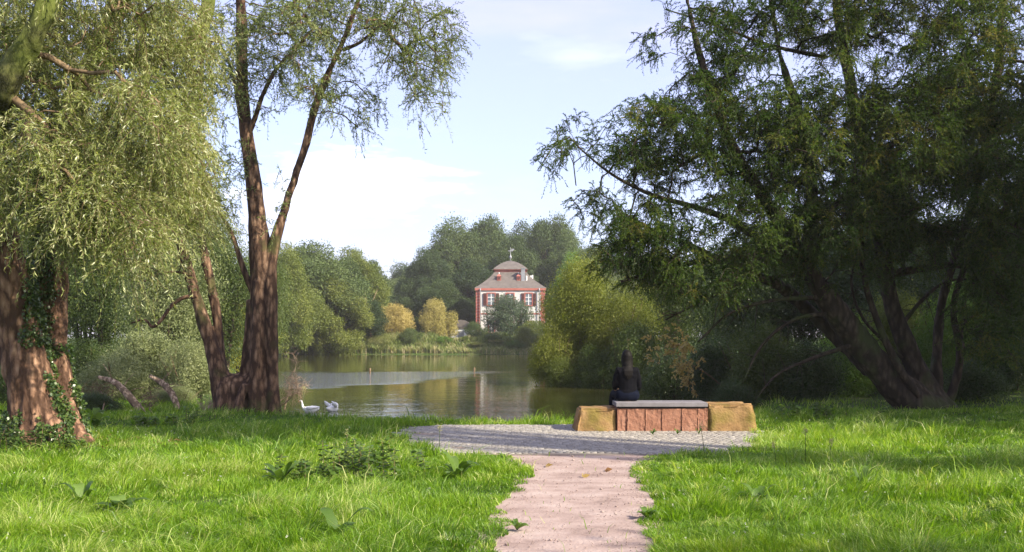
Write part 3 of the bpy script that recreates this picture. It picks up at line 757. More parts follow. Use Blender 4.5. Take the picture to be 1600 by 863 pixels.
bare = [SP(p_) for p_ in ([(1450, 640, 21.6, 8), (1405, 575, 21.3, 6), (1370, 500, 21.2, 5), (1350, 430, 21, 4.5), (1345, 340, 21, 3.5)], [(1480, 640, 22, 8), (1500, 560, 21.8, 6), (1490, 480, 21.7, 5), (1515, 400, 21.6, 4.5), (1560, 320, 21.5, 3)],
    [(1290, 490, 21.3, 4), (1240, 500, 21, 3), (1190, 540, 20.8, 2.2), (1160, 600, 20.7, 1.2)], [(1275, 465, 21.2, 4), (1205, 470, 20.8, 3), (1140, 490, 20.5, 2.2), (1090, 535, 20.3, 1.2)],
    [(1330, 540, 21.5, 4), (1270, 560, 21.3, 3), (1215, 585, 21, 1.8), (1180, 625, 21, 1)], [(1400, 520, 22, 4), (1440, 470, 22, 3), (1480, 440, 22, 2.4), (1540, 435, 22, 1.2)],
    [(1240, 430, 21, 3.5), (1170, 440, 20.6, 2.6), (1100, 470, 20.3, 2), (1040, 500, 20.2, 1.1)], [(1410, 560, 21.8, 3), (1350, 500, 22, 2.4), (1330, 440, 22, 2), (1345, 390, 22, 1.4)])]
for pts, rad in bare:
    T.add(pts, rad, 6, jit=.05)
    for k in range(7):
        a_ = Vector(pts[int(random.uniform(4, len(pts) - 2))]); d_ = Vector((random.gauss(-.4, .6), random.gauss(0, .5), random.gauss(-.4, .5))).normalized() * random.uniform(.3, .9)
        T.add([a_, a_ + d_ * .5 + Vector((0, 0, .06)), a_ + d_], [.012, .008, .003], 4, cap=False)
blobs += [(1430, 310, 20.8, 110, 70, 2, 1), (1350, 440, 21, 60, 30, 1.5, .4)]
A = blob_points(blobs, 3800, gap=-0.2, gscale=0.6, seed=6.7)
nodes, cnt, chains, D = grow(lim, A, 0.5, sag=0.14)
branch_tubes(T, nodes, cnt, chains, 0.0055, 2.1, 0.09)
cl = np.clip(rng.normal(0.42, 0.2, len(A)), 0, 1)
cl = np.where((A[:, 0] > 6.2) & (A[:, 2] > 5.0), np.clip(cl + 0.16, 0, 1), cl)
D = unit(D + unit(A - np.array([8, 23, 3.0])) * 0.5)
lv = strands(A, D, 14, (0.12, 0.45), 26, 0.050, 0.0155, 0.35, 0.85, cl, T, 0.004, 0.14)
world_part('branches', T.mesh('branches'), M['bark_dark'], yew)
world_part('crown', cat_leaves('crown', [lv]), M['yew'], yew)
print('yew leaves', len(lv[0]))

# ---- generic crowns: lobed shells of leaf faces around real limbs
def proto_crown(name, seed, lobes, n, leaf, aspect=0.6, lr=(0.22, 0.42), rad=0.35, base=0.25, rough=0.22, droop=0.2, inner=0.12):
    """unit-height crown mesh; lobes spread over an ellipsoid."""
    g = np.random.default_rng(seed)
    cz = base + (1 - base) / 2; hz = (1 - base) / 2
    C = []; Rr = []
    for k in range(lobes):
        v = g.normal(size=3); v /= np.linalg.norm(v); q_ = g.uniform(0.25, 0.78) if lr[0] > .2 else g.uniform(0.3, 0.95) ** .6
        w_ = 1 - 0.35 * max(v[2], 0)
        C.append((v[0] * rad * q_ * w_, v[1] * rad * q_ * w_, cz + v[2] * hz * q_)); Rr.append(g.uniform(*lr) * rad * 1.25)
    C = np.array(C); Rr = np.array(Rr)
    wk = Rr ** 2 / (Rr ** 2).sum()
    idx = g.choice(lobes, n, p=wk)
    v = unit(g.normal(size=(n, 3)))
    lump = 1 + 0.16 * np.sin(v[:, 0] * 7 + idx) * np.cos(v[:, 1] * 6 + idx * 2) + 0.12 * np.sin(v[:, 2] * 11 + idx * 3 + v[:, 0] * 5)
    rr = (1 - rough * 2 * g.random(n) ** 2 + rough * 0.7 * np.maximum(g.normal(size=n), -1)) * lump
    pos = C[idx] + v * (Rr[idx] * rr)[:, None]
    inn = g.random(n) < inner
    pos[inn] = C[idx[inn]] + v[inn] * (Rr[idx[inn]] * g.random(inn.sum()))[:, None]
    # drop the leaves buried deep inside the crown
    deep = (((pos[:, 0] / rad) ** 2 + (pos[:, 1] / rad) ** 2 + ((pos[:, 2] - cz) / hz) ** 2) < 0.16)
    keep = ~deep | (g.random(n) < 0.3); keep &= pos[:, 2] > 0.01
    # gaps
    gp = np.sin(pos[:, 0] * 23 + seed) + np.sin(pos[:, 1] * 19 + 1.3 * seed) + np.sin(pos[:, 2] * 27 + seed * 2.1)
    keep &= (gp > -1.9) | (g.random(n) < 0.35)
    pos = pos[keep]; v = v[keep]; idx = idx[keep]; nk = len(pos)
    d = unit(np.cross(v, g.normal(size=(nk, 3))) + v * 0.45 + np.array([0, 0, -droop]))
    ll = g.uniform(0.6, 1.3, nk) * leaf
    lv_ = g.random(lobes)[idx] * 0.35 + 0.32
    var = np.clip(lv_ + g.normal(size=nk) * 0.12, 0, 1)
    return leaf_mesh(name, pos, d, ll, ll * aspect, var, fold=0.1), C

def proto_wood(name, seed, C, stems=1, r=0.02, spread=0.03):
    T = Tubes(); g = np.random.default_rng(seed)
    for s in range(stems):
        x, y_ = g.normal(size=2) * spread * (stems > 1)
        tx_, ty_ = x * 3 + g.normal() * .03, y_ * 3 + g.normal() * .03
        pts = [(x, y_, -0.02), (x * 1.2 + .01, y_ * 1.2, 0.15), (x * 2, y_ * 2 + .01, 0.4), (tx_, ty_, 0.75)]
        p_, r_s = smooth_path(pts, [r * 1.5 / stems ** .5, r / stems ** .5, r * .7 / stems ** .5, r * .2 / stems ** .5], 4)
        T.add(p_, r_s, 7, cap=False)
        for k in range(s, len(C), stems):
            a = np.array(p_[min(len(p_) - 1, int(g.uniform(3, len(p_) - 2)))]); c = C[k]
            m_ = (a + c) / 2 + np.array([0, 0, -0.02])
            T.add([a, m_, c], [r * .35 / stems ** .4, r * .22 / stems ** .4, r * .08], 4, cap=False)
    return T.mesh(name)

PROTO = {}
def proto(key, **kw):
    stems = kw.pop('stems', 1); r = kw.pop('wood', 0.018); sp_ = kw.pop('spread', 0.03)
    c, C = proto_crown('crown_' + key, **kw)
    PROTO[key] = (c, proto_wood('wood_' + key, kw['seed'], C, stems, r, sp_))
# far trees (about 15 m): leaf clumps 0.3 m
for k in range(5):
    proto('far%d' % k, seed=20 + k, lobes=70 + 6 * k, lr=(0.12, 0.26), n=90000, leaf=0.0145, aspect=0.7, inner=0.03, rad=0.36 + 0.03 * (k % 3), base=0.10 + 0.04 * (k % 2))
for k in range(3):
    proto('tall%d' % k, seed=40 + k, lobes=50, lr=(0.14, 0.28), n=32000, leaf=0.018, aspect=0.75, rad=0.24, base=0.12)
for k in range(4):
    proto('mid%d' % k, seed=60 + k, lobes=30, n=60000, leaf=0.0165, aspect=0.45, rad=0.42, base=0.06, rough=0.2, stems=3, wood=0.03, spread=0.05)
for k in range(4):
    proto('bush%d' % k, seed=80 + k, lobes=26, n=42000, leaf=0.03, aspect=0.42, rad=0.6, base=-0.10, rough=0.22, stems=5, wood=0.03, spread=0.1, inner=0.2)
for k in range(2):
    proto('round%d' % k, seed=90 + k, lobes=50, lr=(.16, .3), n=22000, leaf=0.04, aspect=0.4, rad=0.56, base=-0.05, rough=0.12, stems=4, wood=0.03, spread=0.08)
for k in range(2):
    proto('shade%d' % k, seed=110 + k, lobes=30, n=30000, leaf=0.014, aspect=0.6, rad=0.36, base=0.22, rough=0.22)

proto('sparse0', seed=131, lobes=22, n=9000, leaf=0.022, aspect=0.6, rad=0.40, base=0.25, rough=0.25)
proto('high0', seed=133, lobes=26, n=16000, leaf=0.012, aspect=0.6, rad=0.12, base=0.70, rough=0.25)
def plant(key, name, loc, h, leafm, label, cat, group=None, wx=1.0, woodm='bark_dark', rz=None, wy=None):
    t_ = empty(name, loc, label, cat, group, rz=random.uniform(0, 6.28) if rz is None else rz)
    c, w_ = PROTO[key]
    for nm, me, mt in (('crown', c, M[leafm]), ('trunk' if cat == 'tree' else 'stems', w_, M[woodm])):
        if not me.materials: me.materials.append(None)
        o = bpy.data.objects.new(nm, me); COL.objects.link(o); o.parent = t_
        o.material_slots[0].link = 'OBJECT'; o.material_slots[0].material = mt
        o.scale = (h * wx, h * (wy or wx), h)
    return t_

def tree_px(key, name, px, top, Y, leafm, label, cat='tree', group=None, wx=1.0, woodm='bark_dark', z=None, wpx=None):
    """tree whose top shows at photo pixel (px, top)."""
    p = P(px, top, Y)
    z0 = float(terrain_z(p.x, Y)) - 0.05 if z is None else z
    h = p.z - z0
    if wpx:                                   # width in photo pixels of the crown
        rad = {'far': .40, 'tal': .27, 'mid': .46, 'bus': .66, 'rou': .62, 'sha': .4}[key[:3]]
        wx = (wpx / F * Y) / (2 * rad * h)
    return plant(key, name, (p.x, Y, z0), h, leafm, label, cat, group, wx, woodm)

FW = 'trees of the wood behind the house'
for a in [
    ('far0', 672, 392, 150, 'far_dark', 'dark rounded tree at the left end of the wood, just right of the sky gap', 90),
    ('far1', 710, 355, 165, 'far_green', 'tall broad tree forming the left shoulder of the wood above the rooftop', 130),
    ('far2', 760, 338, 170, 'far_green', 'broad light green tree forming the main crest of the wood left of the weather vane', 130),
    ('far3', 850, 332, 160, 'far_dark', 'tallest dark tree of the wood rising behind the right half of the roof', 120),
    ('far4', 800, 372, 150, 'far_dark', 'deep green tree directly behind the roof finial', 100),
    ('far1', 888, 372, 150, 'far_green', 'mid green tree of the wood right of the house roof', 100),
    ('far2', 733, 405, 143, 'far_dark', 'dark tree close behind the left eave of the house', 100),
    ('far3', 640, 428, 150, 'far_green', 'low mid green tree in the dip of the wood below the sky gap', 90),
    ('far0', 690, 440, 135, 'far_dark', 'dark low tree above the autumn bushes left of the house', 100),
    ('far4', 925, 390, 140, 'far_green', 'mid green tree behind the yellow green willow bush', 110),
]:
    tree_px(a[0], 'deciduous_tree', a[1], a[2], a[3], a[4], a[5], group=FW, wpx=a[6])
for k, (px, top, Y) in enumerate([(605, 438, 185), (625, 420, 195), (650, 415, 190), (700, 385, 190), (780, 360, 195), (830, 350, 195), (880, 365, 185), (930, 385, 180), (980, 390, 175), (1040, 400, 170), (1100, 400, 165), (1180, 395, 160), (1270, 390, 150), (1370, 385, 140)]):
    tree_px('far%d' % (k % 5), 'deciduous_tree', px, top, Y, 'far_dark' if k % 2 else 'far_green', ['low tree at the very bottom of the sky gap', 'second low tree in the sky gap', 'back row tree at the right edge of the sky gap', 'back row tree behind the left shoulder of the wood', 'back row tree behind the main crest of the wood', 'back row tree behind the roof finial', 'back row tree behind the right slope of the wood', 'back row tree above the lime green tree', 'back row tree behind the yew twigs right of the wood', 'back row tree behind the left yew branches', 'back row tree behind the low yew branches', 'back row tree behind the middle of the yew', 'back row tree behind the yew trunks', 'back row tree behind the right side of the yew'][k], group='back row of the wood', wpx=110)
LB = 'trees on the far left bank'
for a in [
    ('far2', 480, 378, 110, 'far_green', 'broad green tree at the far left bank right beside the forked tree', 170),
    ('far0', 555, 392, 122, 'yellow_green', 'pale yellowish green tree at the right end of the far left bank', 125),
    ('far3', 520, 398, 116, 'far_green', 'mid green tree between the broad tree and the pale yellowish one', 120),
    ('tall0', 583, 408, 128, 'far_dark', 'narrow dark tree edge just left of the sky gap', 60),
    ('far4', 525, 440, 108, 'yellow_green', 'low light green tree hanging over the far left bank', 120),
    ('far1', 552, 455, 113, 'far_dark', 'low dark green tree behind the leaning pale pole', 110),
    ('far1', 445, 395, 100, 'yellow_green', 'yellow green tree showing just right of the fluted trunk', 110),
]:
    tree_px(a[0], 'deciduous_tree', a[1], a[2], a[3], a[4], a[5], group=LB, wpx=a[6])
# trees and shrubs between the willow and the forked tree
for a in [
    ('mid0', 150, 300, 34, 'green', 'grey green bushy tree behind the willow stems', 200),
    ('mid1', 255, 330, 30, 'grey_green', 'silvery bushy tree left of the forked tree', 170),
    ('mid2', 340, 350, 42, 'green', 'green bushy tree seen between the stems of the forked tree', 150),
    ('mid3', 405, 365, 60, 'green', 'green tree hidden behind the fluted trunk', 120),
    ('mid1', 60, 330, 40, 'green', 'shaded green tree behind the two willow stems', 200),
    ('mid0', 375, 465, 46, 'bright_yellow', 'bright yellow green bush glowing in the fork of the twin trunk', 130),
    ('mid2', 310, 430, 50, 'yellow_green', 'yellow green bush behind the left stem of the forked tree', 120),
    ('mid3', 20, 120, 55, 'green', 'tall green tree at the far left edge behind the willow crown', 330),
    ('mid2', 200, 150, 60, 'green', 'tall green tree rising behind the middle of the willow crown', 300),
    ('mid1', 290, 260, 58, 'grey_green', 'tall pale tree behind the right side of the willow crown', 160),
]:
    tree_px(a[0], 'bushy_tree', a[1], a[2], a[3], a[4], a[5], group='bushy trees along the left shore', wpx=a[6])
for a in [
    ('bush0', 175, 545, 24.5, 'grey_green', 'silvery shrub behind the bent pale branch', 130),
    ('bush1', 235, 510, 26, 'grey_green', 'silver grey shrub between the two bent branches', 150),
    ('bush2', 300, 530, 25, 'grey_green', 'pale shrub at the foot of the forked tree', 110),
    ('bush3', 130, 520, 27, 'green', 'green shrub just right of the willow foot', 130),
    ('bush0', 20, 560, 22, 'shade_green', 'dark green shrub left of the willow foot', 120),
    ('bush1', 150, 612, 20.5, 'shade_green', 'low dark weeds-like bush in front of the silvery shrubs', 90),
    ('bush2', 275, 600, 23, 'grey_green', 'low grey shrub beside the lower bent branch', 80),
]:
    tree_px(a[0], 'shrub', a[1], a[2], a[3], a[4], a[5], 'shrub', group='shrubs on the left shore', wpx=a[6], woodm='twig')
# right shore bushes
for a in [
    ('mid0', 905, 402, 41, 'willow_yellow', 'large soft yellow green willow bush leaning over the water right of the house', 150),
    ('mid1', 965, 430, 39.5, 'willow_yellow', 'second yellow green bush behind the seated person', 140),
    ('bush2', 868, 500, 40, 'willow_yellow', 'low drooping edge of yellow foliage touching the pond', 100),
    ('mid2', 1040, 400, 46, 'green', 'green bushy tree behind the low yew branches', 170),
    ('bush1', 985, 500, 37.5, 'green', 'grey green bush at the water edge above the seated person', 120),
    ('bush3', 925, 530, 38.6, 'green', 'low green bush just left of the seated person', 100),
    ('mid3', 1130, 380, 48, 'green', 'green bushy tree behind the middle of the yew', 200),
]:
    tree_px(a[0], 'waterside_bush' if 'bush' in a[5] and 'tree' not in a[5] else 'bushy_tree', a[1], a[2], a[3], a[4], a[5], 'bush' if 'tree' not in a[5] else 'tree', group='bushes on the right shore', wpx=a[6], woodm='twig')
for a in [('bush1', 880, 556, 38.9, 'yellow_green', 'low yellow green bush overhanging the water at the left tip of the right shore', 80), ('bush2', 935, 566, 37.9, 'green', 'low green bush hanging over the water left of the seated person', 80),
          ('bush3', 990, 568, 37.0, 'green', 'low green bush at the waterline behind the seated person', 80), ('bush0', 1050, 565, 35.5, 'shade_green', 'low dark bush at the waterline right of the seated person', 90)]:
    tree_px(a[0], 'waterside_bush', a[1], a[2], a[3], a[4], a[5], 'bush', group='bushes on the right shore', wpx=a[6], woodm='twig')
tree_px('far1', 'lime_green_tree', 895, 408, 108, 'lime', 'bright lime green tree top between the house and the yellow bush', wpx=90)
for a in [  # some get brighter leaf colours that stand in for sunlight
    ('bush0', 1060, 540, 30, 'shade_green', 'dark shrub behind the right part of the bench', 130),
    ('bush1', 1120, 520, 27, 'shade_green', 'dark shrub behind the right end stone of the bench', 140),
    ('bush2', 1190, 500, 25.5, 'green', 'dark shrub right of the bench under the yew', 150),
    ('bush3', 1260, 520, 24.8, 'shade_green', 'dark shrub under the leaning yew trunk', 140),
    ('bush0', 1330, 490, 27, 'lime', 'green shrub with sunlight painted into its leaves behind the leaning yew trunk', 150),  # lime leaves paint the sunlight in
    ('bush1', 1400, 450, 28, 'yellow_green', 'shrub between the yew trunks', 150),  # yellow green leaves stand in for sun between the trunks
    ('bush2', 1500, 440, 26, 'lime', 'green shrub just right of the yew trunks', 150),  # sunlit look put into the leaf colour
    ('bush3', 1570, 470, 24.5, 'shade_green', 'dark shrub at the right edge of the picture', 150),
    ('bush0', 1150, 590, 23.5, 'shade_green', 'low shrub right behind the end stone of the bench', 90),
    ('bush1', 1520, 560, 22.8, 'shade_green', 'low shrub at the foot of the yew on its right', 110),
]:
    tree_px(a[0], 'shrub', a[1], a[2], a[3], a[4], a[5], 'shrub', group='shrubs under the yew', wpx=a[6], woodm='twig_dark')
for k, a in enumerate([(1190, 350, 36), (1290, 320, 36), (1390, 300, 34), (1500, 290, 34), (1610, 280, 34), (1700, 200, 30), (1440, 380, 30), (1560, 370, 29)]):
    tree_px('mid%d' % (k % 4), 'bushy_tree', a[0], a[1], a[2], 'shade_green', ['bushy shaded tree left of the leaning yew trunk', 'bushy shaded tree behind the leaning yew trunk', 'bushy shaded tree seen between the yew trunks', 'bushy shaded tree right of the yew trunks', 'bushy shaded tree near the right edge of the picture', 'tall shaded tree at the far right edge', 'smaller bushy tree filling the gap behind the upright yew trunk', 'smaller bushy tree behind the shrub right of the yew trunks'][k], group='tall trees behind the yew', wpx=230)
# trees just outside the picture that shade the lawn and the yew
SH = 'park trees beside the lawn'
for k, (x, y, h, w_) in enumerate([(17.5, 17.2, 14, 1.0), (22, 22.5, 15, 1.1), (19.6, 13.4, 14, 0.9), (10.6, 1.4, 8.2, 0.7), (11.5, -4.5, 11, 0.7)]):
    plant('shade%d' % (k % 2) if k == 0 else 'sparse0', 'park_tree', (x, y, float(terrain_z(x, y)) - 0.05), h, 'green', ['park tree nearest the yew outside the picture', 'park tree furthest back outside the picture', 'park tree beside the right lawn outside the picture', 'small loose park tree nearest the path outside the picture', 'loose park tree right behind the camera'][k], 'tree', SH, w_)
plant('high0', 'park_tree', (20.8, 2.2, 0), 26, 'green', 'very tall high-crowned park tree right of the lawn outside the picture', 'tree', SH)

# ---- red leaves of a small maple under the yew
def spray_plant(name, blobs, n, mat, label, cat, foot, leaf=0.07, w=0.05):
    f = Vector(foot); t_ = empty(name, f, label, cat)
    A_ = blob_points(blobs, n, gap=-0.3, seed=3.3)
    stem = smooth_path([f, f.lerp(Vector(A_.mean(0)), 0.5) + Vector((0.1, 0, .1)), Vector(A_.mean(0))], [0.03, 0.02, 0.012], 5)
    nodes_, cnt_, ch_, D_ = grow([stem], A_, 0.3)
    T_ = Tubes(); T_.add(stem[0], stem[1], 6); branch_tubes(T_, nodes_, cnt_, ch_, 0.004, 2, 0.03)
    lv_ = strands(A_, D_, 4, (0.12, 0.3), 9, leaf, w, 0.4, 0.7, np.full(n, 0.5), T_, 0.0025, 0.3)
    world_part('stems', T_.mesh('stems'), M['twig'], t_)
    world_part('leaves', cat_leaves('leaves', [lv_]), mat, t_)
spray_plant('young_maple', [(1075, 575, 26, 22, 40, 0.5), (1060, 540, 26, 18, 25, 0.5), (1020, 555, 26, 12, 35, .4)], 30, M['autumn'], 'young maple with pale orange leaves above the bench slab', 'tree', (6.1, 26.2, -0.3), leaf=0.09, w=0.06)

# ------------------------------------------------------------------ bent pale branches, dead brushwood
def log(name, pts, label, cat='fallen branch', mat='bark_pale'):
    w_, r = SP(pts, 8); T_ = Tubes(); T_.add(w_, r, 12, jit=0.02)
    b0 = w_[-1]; e = empty(name, b0, label, cat)
    me_ = T_.mesh('log'); world_part('wood', me_, M[mat], e)
    T2 = Tubes()
    for k in range(5):
        a = Vector(w_[len(w_) // 4 + k * 3 % len(w_)]); d = Vector((random.gauss(0, 1), random.gauss(0, .6), abs(random.gauss(0, 1)))).normalized()
        T2.add([a, a + d * .2 + Vector((0, 0, .03)), a + d * .45], [r[0] * .35, r[0] * .2, .003], 5)
    world_part('side_twigs', T2.mesh('side_twigs'), M[mat], e)
log('leaning_branch', [(155, 590, 21.5, 3), (178, 597, 21.3, 4.5), (195, 612, 21, 5.5), (212, 632, 20.8, 6), (228, 650, 20.6, 6.5)], 'pale bent branch lying against the silvery shrub, thicker and further left', 'branch')
log('arched_branch', [(235, 588, 22, 3), (252, 598, 21.8, 4.5), (266, 612, 21.6, 5), (275, 630, 21.4, 5), (278, 648, 21.2, 5)], 'pale arched branch closer to the forked tree', 'branch')

def brush(name, foot, blobs, n, label, r0=0.012, mat='twig_pale'):
    f = Vector(foot); e = empty(name, f, label, 'brushwood')
    A_ = blob_points(blobs, n, gap=-0.5, seed=1.7)
    T_ = Tubes()
    c = Vector(A_.mean(0))
    seedl = [smooth_path([f + Vector((random.gauss(0, .15), random.gauss(0, .1), 0)), f.lerp(Vector(A_[k * 7]), .5) + Vector((random.gauss(0, .1), random.gauss(0, .1), .05)), Vector(A_[k * 7])], [r0 * 1.6, r0, r0 * .6], 4) for k in range(3)]
    A_ = A_[np.linalg.norm(A_ - A_.mean(0), axis=1) < 1.0]
    nodes_, cnt_, ch_, D_ = grow(seedl, A_, 0.12, sag=0.15, alpha=0.1)
    for p_, r in seedl: T_.add(p_, r, 5)
    branch_tubes(T_, nodes_, cnt_, ch_, 0.0028, 2.2, r0)
    for p_ in A_:
        p_ = Vector(p_)
        for k in range(3):
            d = Vector((random.gauss(0, 1), random.gauss(0, 1), random.gauss(0, 1))).normalized() * random.uniform(.08, .28)
            T_.add([p_, p_ + d * .5 + Vector((0, 0, .02)), p_ + d], [.0045, .0035, .0018], 3, cap=False)
    world_part('twigs', T_.mesh('twigs'), M[mat], e)
brush('dead_branches', G(438, 640), [(448, 572, 21.6, 22, 26, .4), (462, 612, 21.4, 22, 20, .4), (446, 600, 21.6, 14, 35, .3)], 110, 'tangle of bare pale twigs hanging over the water right of the fluted trunk')
brush('dead_branches', G(325, 655), [(325, 635, 21.2, 16, 18, .4)], 70, 'small heap of pale dead twigs left of the forked tree foot')
brush('dead_branches', G(240, 655), [(235, 632, 21.0, 16, 20, .4)], 60, 'reddish brown dead twigs between the two bent branches', mat='twig')
brush('dead_branches', G(150, 655), [(150, 618, 21.5, 40, 18, .5)], 90, 'low brown dead twigs just right of the willow foot', mat='twig')

# ------------------------------------------------------------------ far bank: house
M['plaster'] = solid_mat('white_plaster', [(0.46, 0.44, 0.41), (0.62, 0.59, 0.55)], 0.7, 0.85, 0.1, 20)
M['redstone'] = solid_mat('red_sandstone', [(0.27, 0.085, 0.065), (0.38, 0.13, 0.10)], 1.5, 0.85, 0.2, 12)
M['slate'] = solid_mat('roof_slate', [(0.085, 0.073, 0.064), (0.14, 0.12, 0.105)], 2.2, 0.75, 0.4, 14, dist=0.05)
M['shutter'] = solid_mat('shutter_paint', [(0.07, 0.025, 0.022), (0.10, 0.035, 0.03)], 4, 0.6, 0)
M['metal_grey'] = solid_mat('grey_metal', [(0.20, 0.21, 0.22), (0.30, 0.30, 0.31)], 4, 0.5, 0, metal=0.3)
M['white'] = solid_mat('white_paint', [(0.72, 0.71, 0.69), (0.82, 0.81, 0.79)], 3, 0.6, 0)
m, nt, out = mat_base('window_glass'); b = nt.nodes.new('ShaderNodeBsdfPrincipled')
b.inputs['Base Color'].default_value = (0.10, 0.12, 0.14, 1); b.inputs['Roughness'].default_value = 0.06; b.inputs['Specular IOR Level'].default_value = 0.9
nt.links.new(b.outputs[0], out.inputs[0]); M['glass'] = m

HYd = 125.0; S_ = HYd / F
def hx(px): return (px - 797) * S_          # local x from photo pixel
def hz(py): return CH + (HY - py) * S_ - 0.8
house = empty('garden_house', ((797 - HX) / F * HYd, HYd, 0.8), 'small red and white baroque house with curved grey roof and lantern across the pond', 'house')
xw0, xw1 = hx(744), hx(851); dp = 9.0
box_part('wall', (xw0, xw1, 0, dp, -0.3, hz(452)), M['plaster'], house)
# corner quoins: stacked blocks of alternating width, joined per corner
for sx_, x0 in ((1, xw0), (-1, xw1)):
    for yb, sy_ in ((0, 1), (dp, -1)):
        bm = bmesh.new(); z = -0.3; k = 0
        while z < hz(453) - 0.1:
            wd = 0.56 if k % 2 else 0.46
            a, b_ = sorted((x0 - sx_ * 0.06, x0 + sx_ * wd)); c, d = sorted((yb - sy_ * 0.06, yb + sy_ * wd))
            box(bm, a, b_, c, d, z, min(z + 0.34, hz(453) - 0.02)); z += 0.38; k += 1
        link('quoin', bm_mesh('quoin', bm, bevel=0.03), M['redstone'], house)
def ring_box(name, m_, e, z0, z1):
    bm = bmesh.new(); box(bm, xw0 - e, xw1 + e, -e, dp + e, z0, z1); return link(name, bm_mesh(name, bm), m_, house)
ring_box('cornice', M['redstone'], 0.16, hz(454), hz(450.6))
ring_box('string_course', M['redstone'], 0.05, hz(491.5), hz(489.5))
ring_box('plinth', M['redstone'], 0.09, -0.3, hz(530))
def window(x0, x1, z0, z1, shutters=(-1, 1), y=0.0):
    fr = bmesh.new(); t_ = 0.13
    for d in ((x0 - t_, x0, y - .1, y + .05, z0 - t_, z1 + t_), (x1, x1 + t_, y - .1, y + .05, z0 - t_, z1 + t_), (x0, x1, y - .1, y + .05, z1, z1 + t_), (x0, x1, y - .13, y + .05, z0 - t_, z0)): box(fr, *d)
    f = link('window', bm_mesh('window', fr), M['redstone'], house)
    box_part('pane', (x0, x1, y - .03, y + .02, z0, z1), M['glass'], f)
    gb = bmesh.new(); xm = (x0 + x1) / 2
    box(gb, xm - .035, xm + .035, y - .06, y - .032, z0, z1)
    for zz in (z0 + (z1 - z0) * .35, z0 + (z1 - z0) * .68):
        box(gb, x0, xm - .036, y - .055, y - .032, zz - .03, zz + .03); box(gb, xm + .036, x1, y - .055, y - .032, zz - .03, zz + .03)
    link('glazing_bars', bm_mesh('glazing_bars', gb), M['white'], f)
    for s in shutters:
        w_ = (x1 - x0) * 0.48
        a, b_ = (x0 - t_ - w_, x0 - t_ - .01) if s < 0 else (x1 + t_ + .01, x1 + t_ + w_)
        bm = bmesh.new(); box(bm, a, b_, y - .12, y - .04, z0 - .05, z1 + .05)
        for k in range(12):
            zz = z0 + .05 + k * (z1 - z0 - .1) / 12; box(bm, a + .06, b_ - .06, y - .145, y - .122, zz, zz + .07)
        link('shutter', bm_mesh('shutter', bm), M['shutter'], house)
for a, b_ in ((762, 773), (821, 831)):
    window(hx(a), hx(b_), hz(477), hz(459))
window(hx(791.5), hx(802.5), hz(477), hz(459), shutters=())
for a, b_ in ((764, 772), (793, 801), (822, 830)): window(hx(a), hx(b_), hz(520), hz(503), shutters=())
for px in (750.5, 842.5):
    T = Tubes(); T.add([(hx(px), -.22, -.2), (hx(px), -.22, hz(455)), (hx(px), -.3, hz(451))], [.07, .07, .07], 8)
    link('downpipe', T.mesh('downpipe'), M['metal_grey'], house)
def square_rings(rings, name, mat, cx=None, cyy=None, cap=True):
    cx = (xw0 + xw1) / 2 if cx is None else cx; cyy = dp / 2 if cyy is None else cyy
    bm = bmesh.new(); prev = None
    for wx_, wy_, z in rings:
        cur = [bm.verts.new((cx + sx_ * wx_, cyy + sy_ * wy_, z)) for sx_, sy_ in cor]
        if prev:
            for k in range(4): bm.faces.new((prev[k], prev[(k + 1) % 4], cur[(k + 1) % 4], cur[k]))
        else: bm.faces.new(cur[::-1])
        prev = cur
    bm.faces.new(prev)
    return link(name, bm_mesh(name, bm), mat, house)
hw_ = (hx(853.5) - hx(739.5)) / 2; t0 = (hx(823) - hx(770.5)) / 2
# bell-cast lower roof
rg = []
for k in range(11):
    t = k / 10; z = hz(450.5) + (hz(423.5) - hz(450.5)) * t
    w_ = t0 + (hw_ - t0) * (1 - t) ** 1.35
    rg.append((w_, w_ * dp / 9.2, z))
roof = square_rings(rg, 'roof', M['slate'])
lant = square_rings([(t0 - .12, t0 - .12, hz(424.5)), (t0 - .12, t0 - .12, hz(420.5)), (t0 + .08, t0 + .08, hz(420)), (t0 + .08, t0 + .08, hz(418.8))], 'lantern_band', M['redstone'])
rg = []
for k in range(11):
    t = k / 10; z = hz(419) + (hz(403.5) - hz(419)) * t
    rg.append(((t0 + .12) * max(0.02, math.cos(t * math.pi / 2 * 0.98) ** 0.8 * (1 - .12 * math.sin(t * math.pi))), (t0 + .12) * max(0.02, math.cos(t * math.pi / 2 * .98) ** .8 * (1 - .12 * math.sin(t * math.pi))), z))
cup = square_rings(rg, 'cupola', M['slate'])
T = Tubes(); cxh = (xw0 + xw1) / 2
T.add([(cxh, dp / 2, hz(404)), (cxh, dp / 2, hz(401)), (cxh, dp / 2, hz(399)), (cxh, dp / 2, hz(397.5)), (cxh, dp / 2, hz(396)), (cxh, dp / 2, hz(394)), (cxh, dp / 2, hz(388)), (cxh, dp / 2, hz(381))], [.10, .08, .14, .2, .13, .05, .025, .02], 10)
link('finial', T.mesh('finial'), M['metal_grey'], house)
bm = bmesh.new(); box(bm, cxh - .3, cxh + .35, dp / 2 - .01, dp / 2 + .01, hz(388), hz(386.6)); box(bm, cxh + .1, cxh + .5, dp / 2 - .012, dp / 2 + .012, hz(386.5), hz(384))
link('weather_vane', bm_mesh('weather_vane', bm), M['metal_grey'], house)
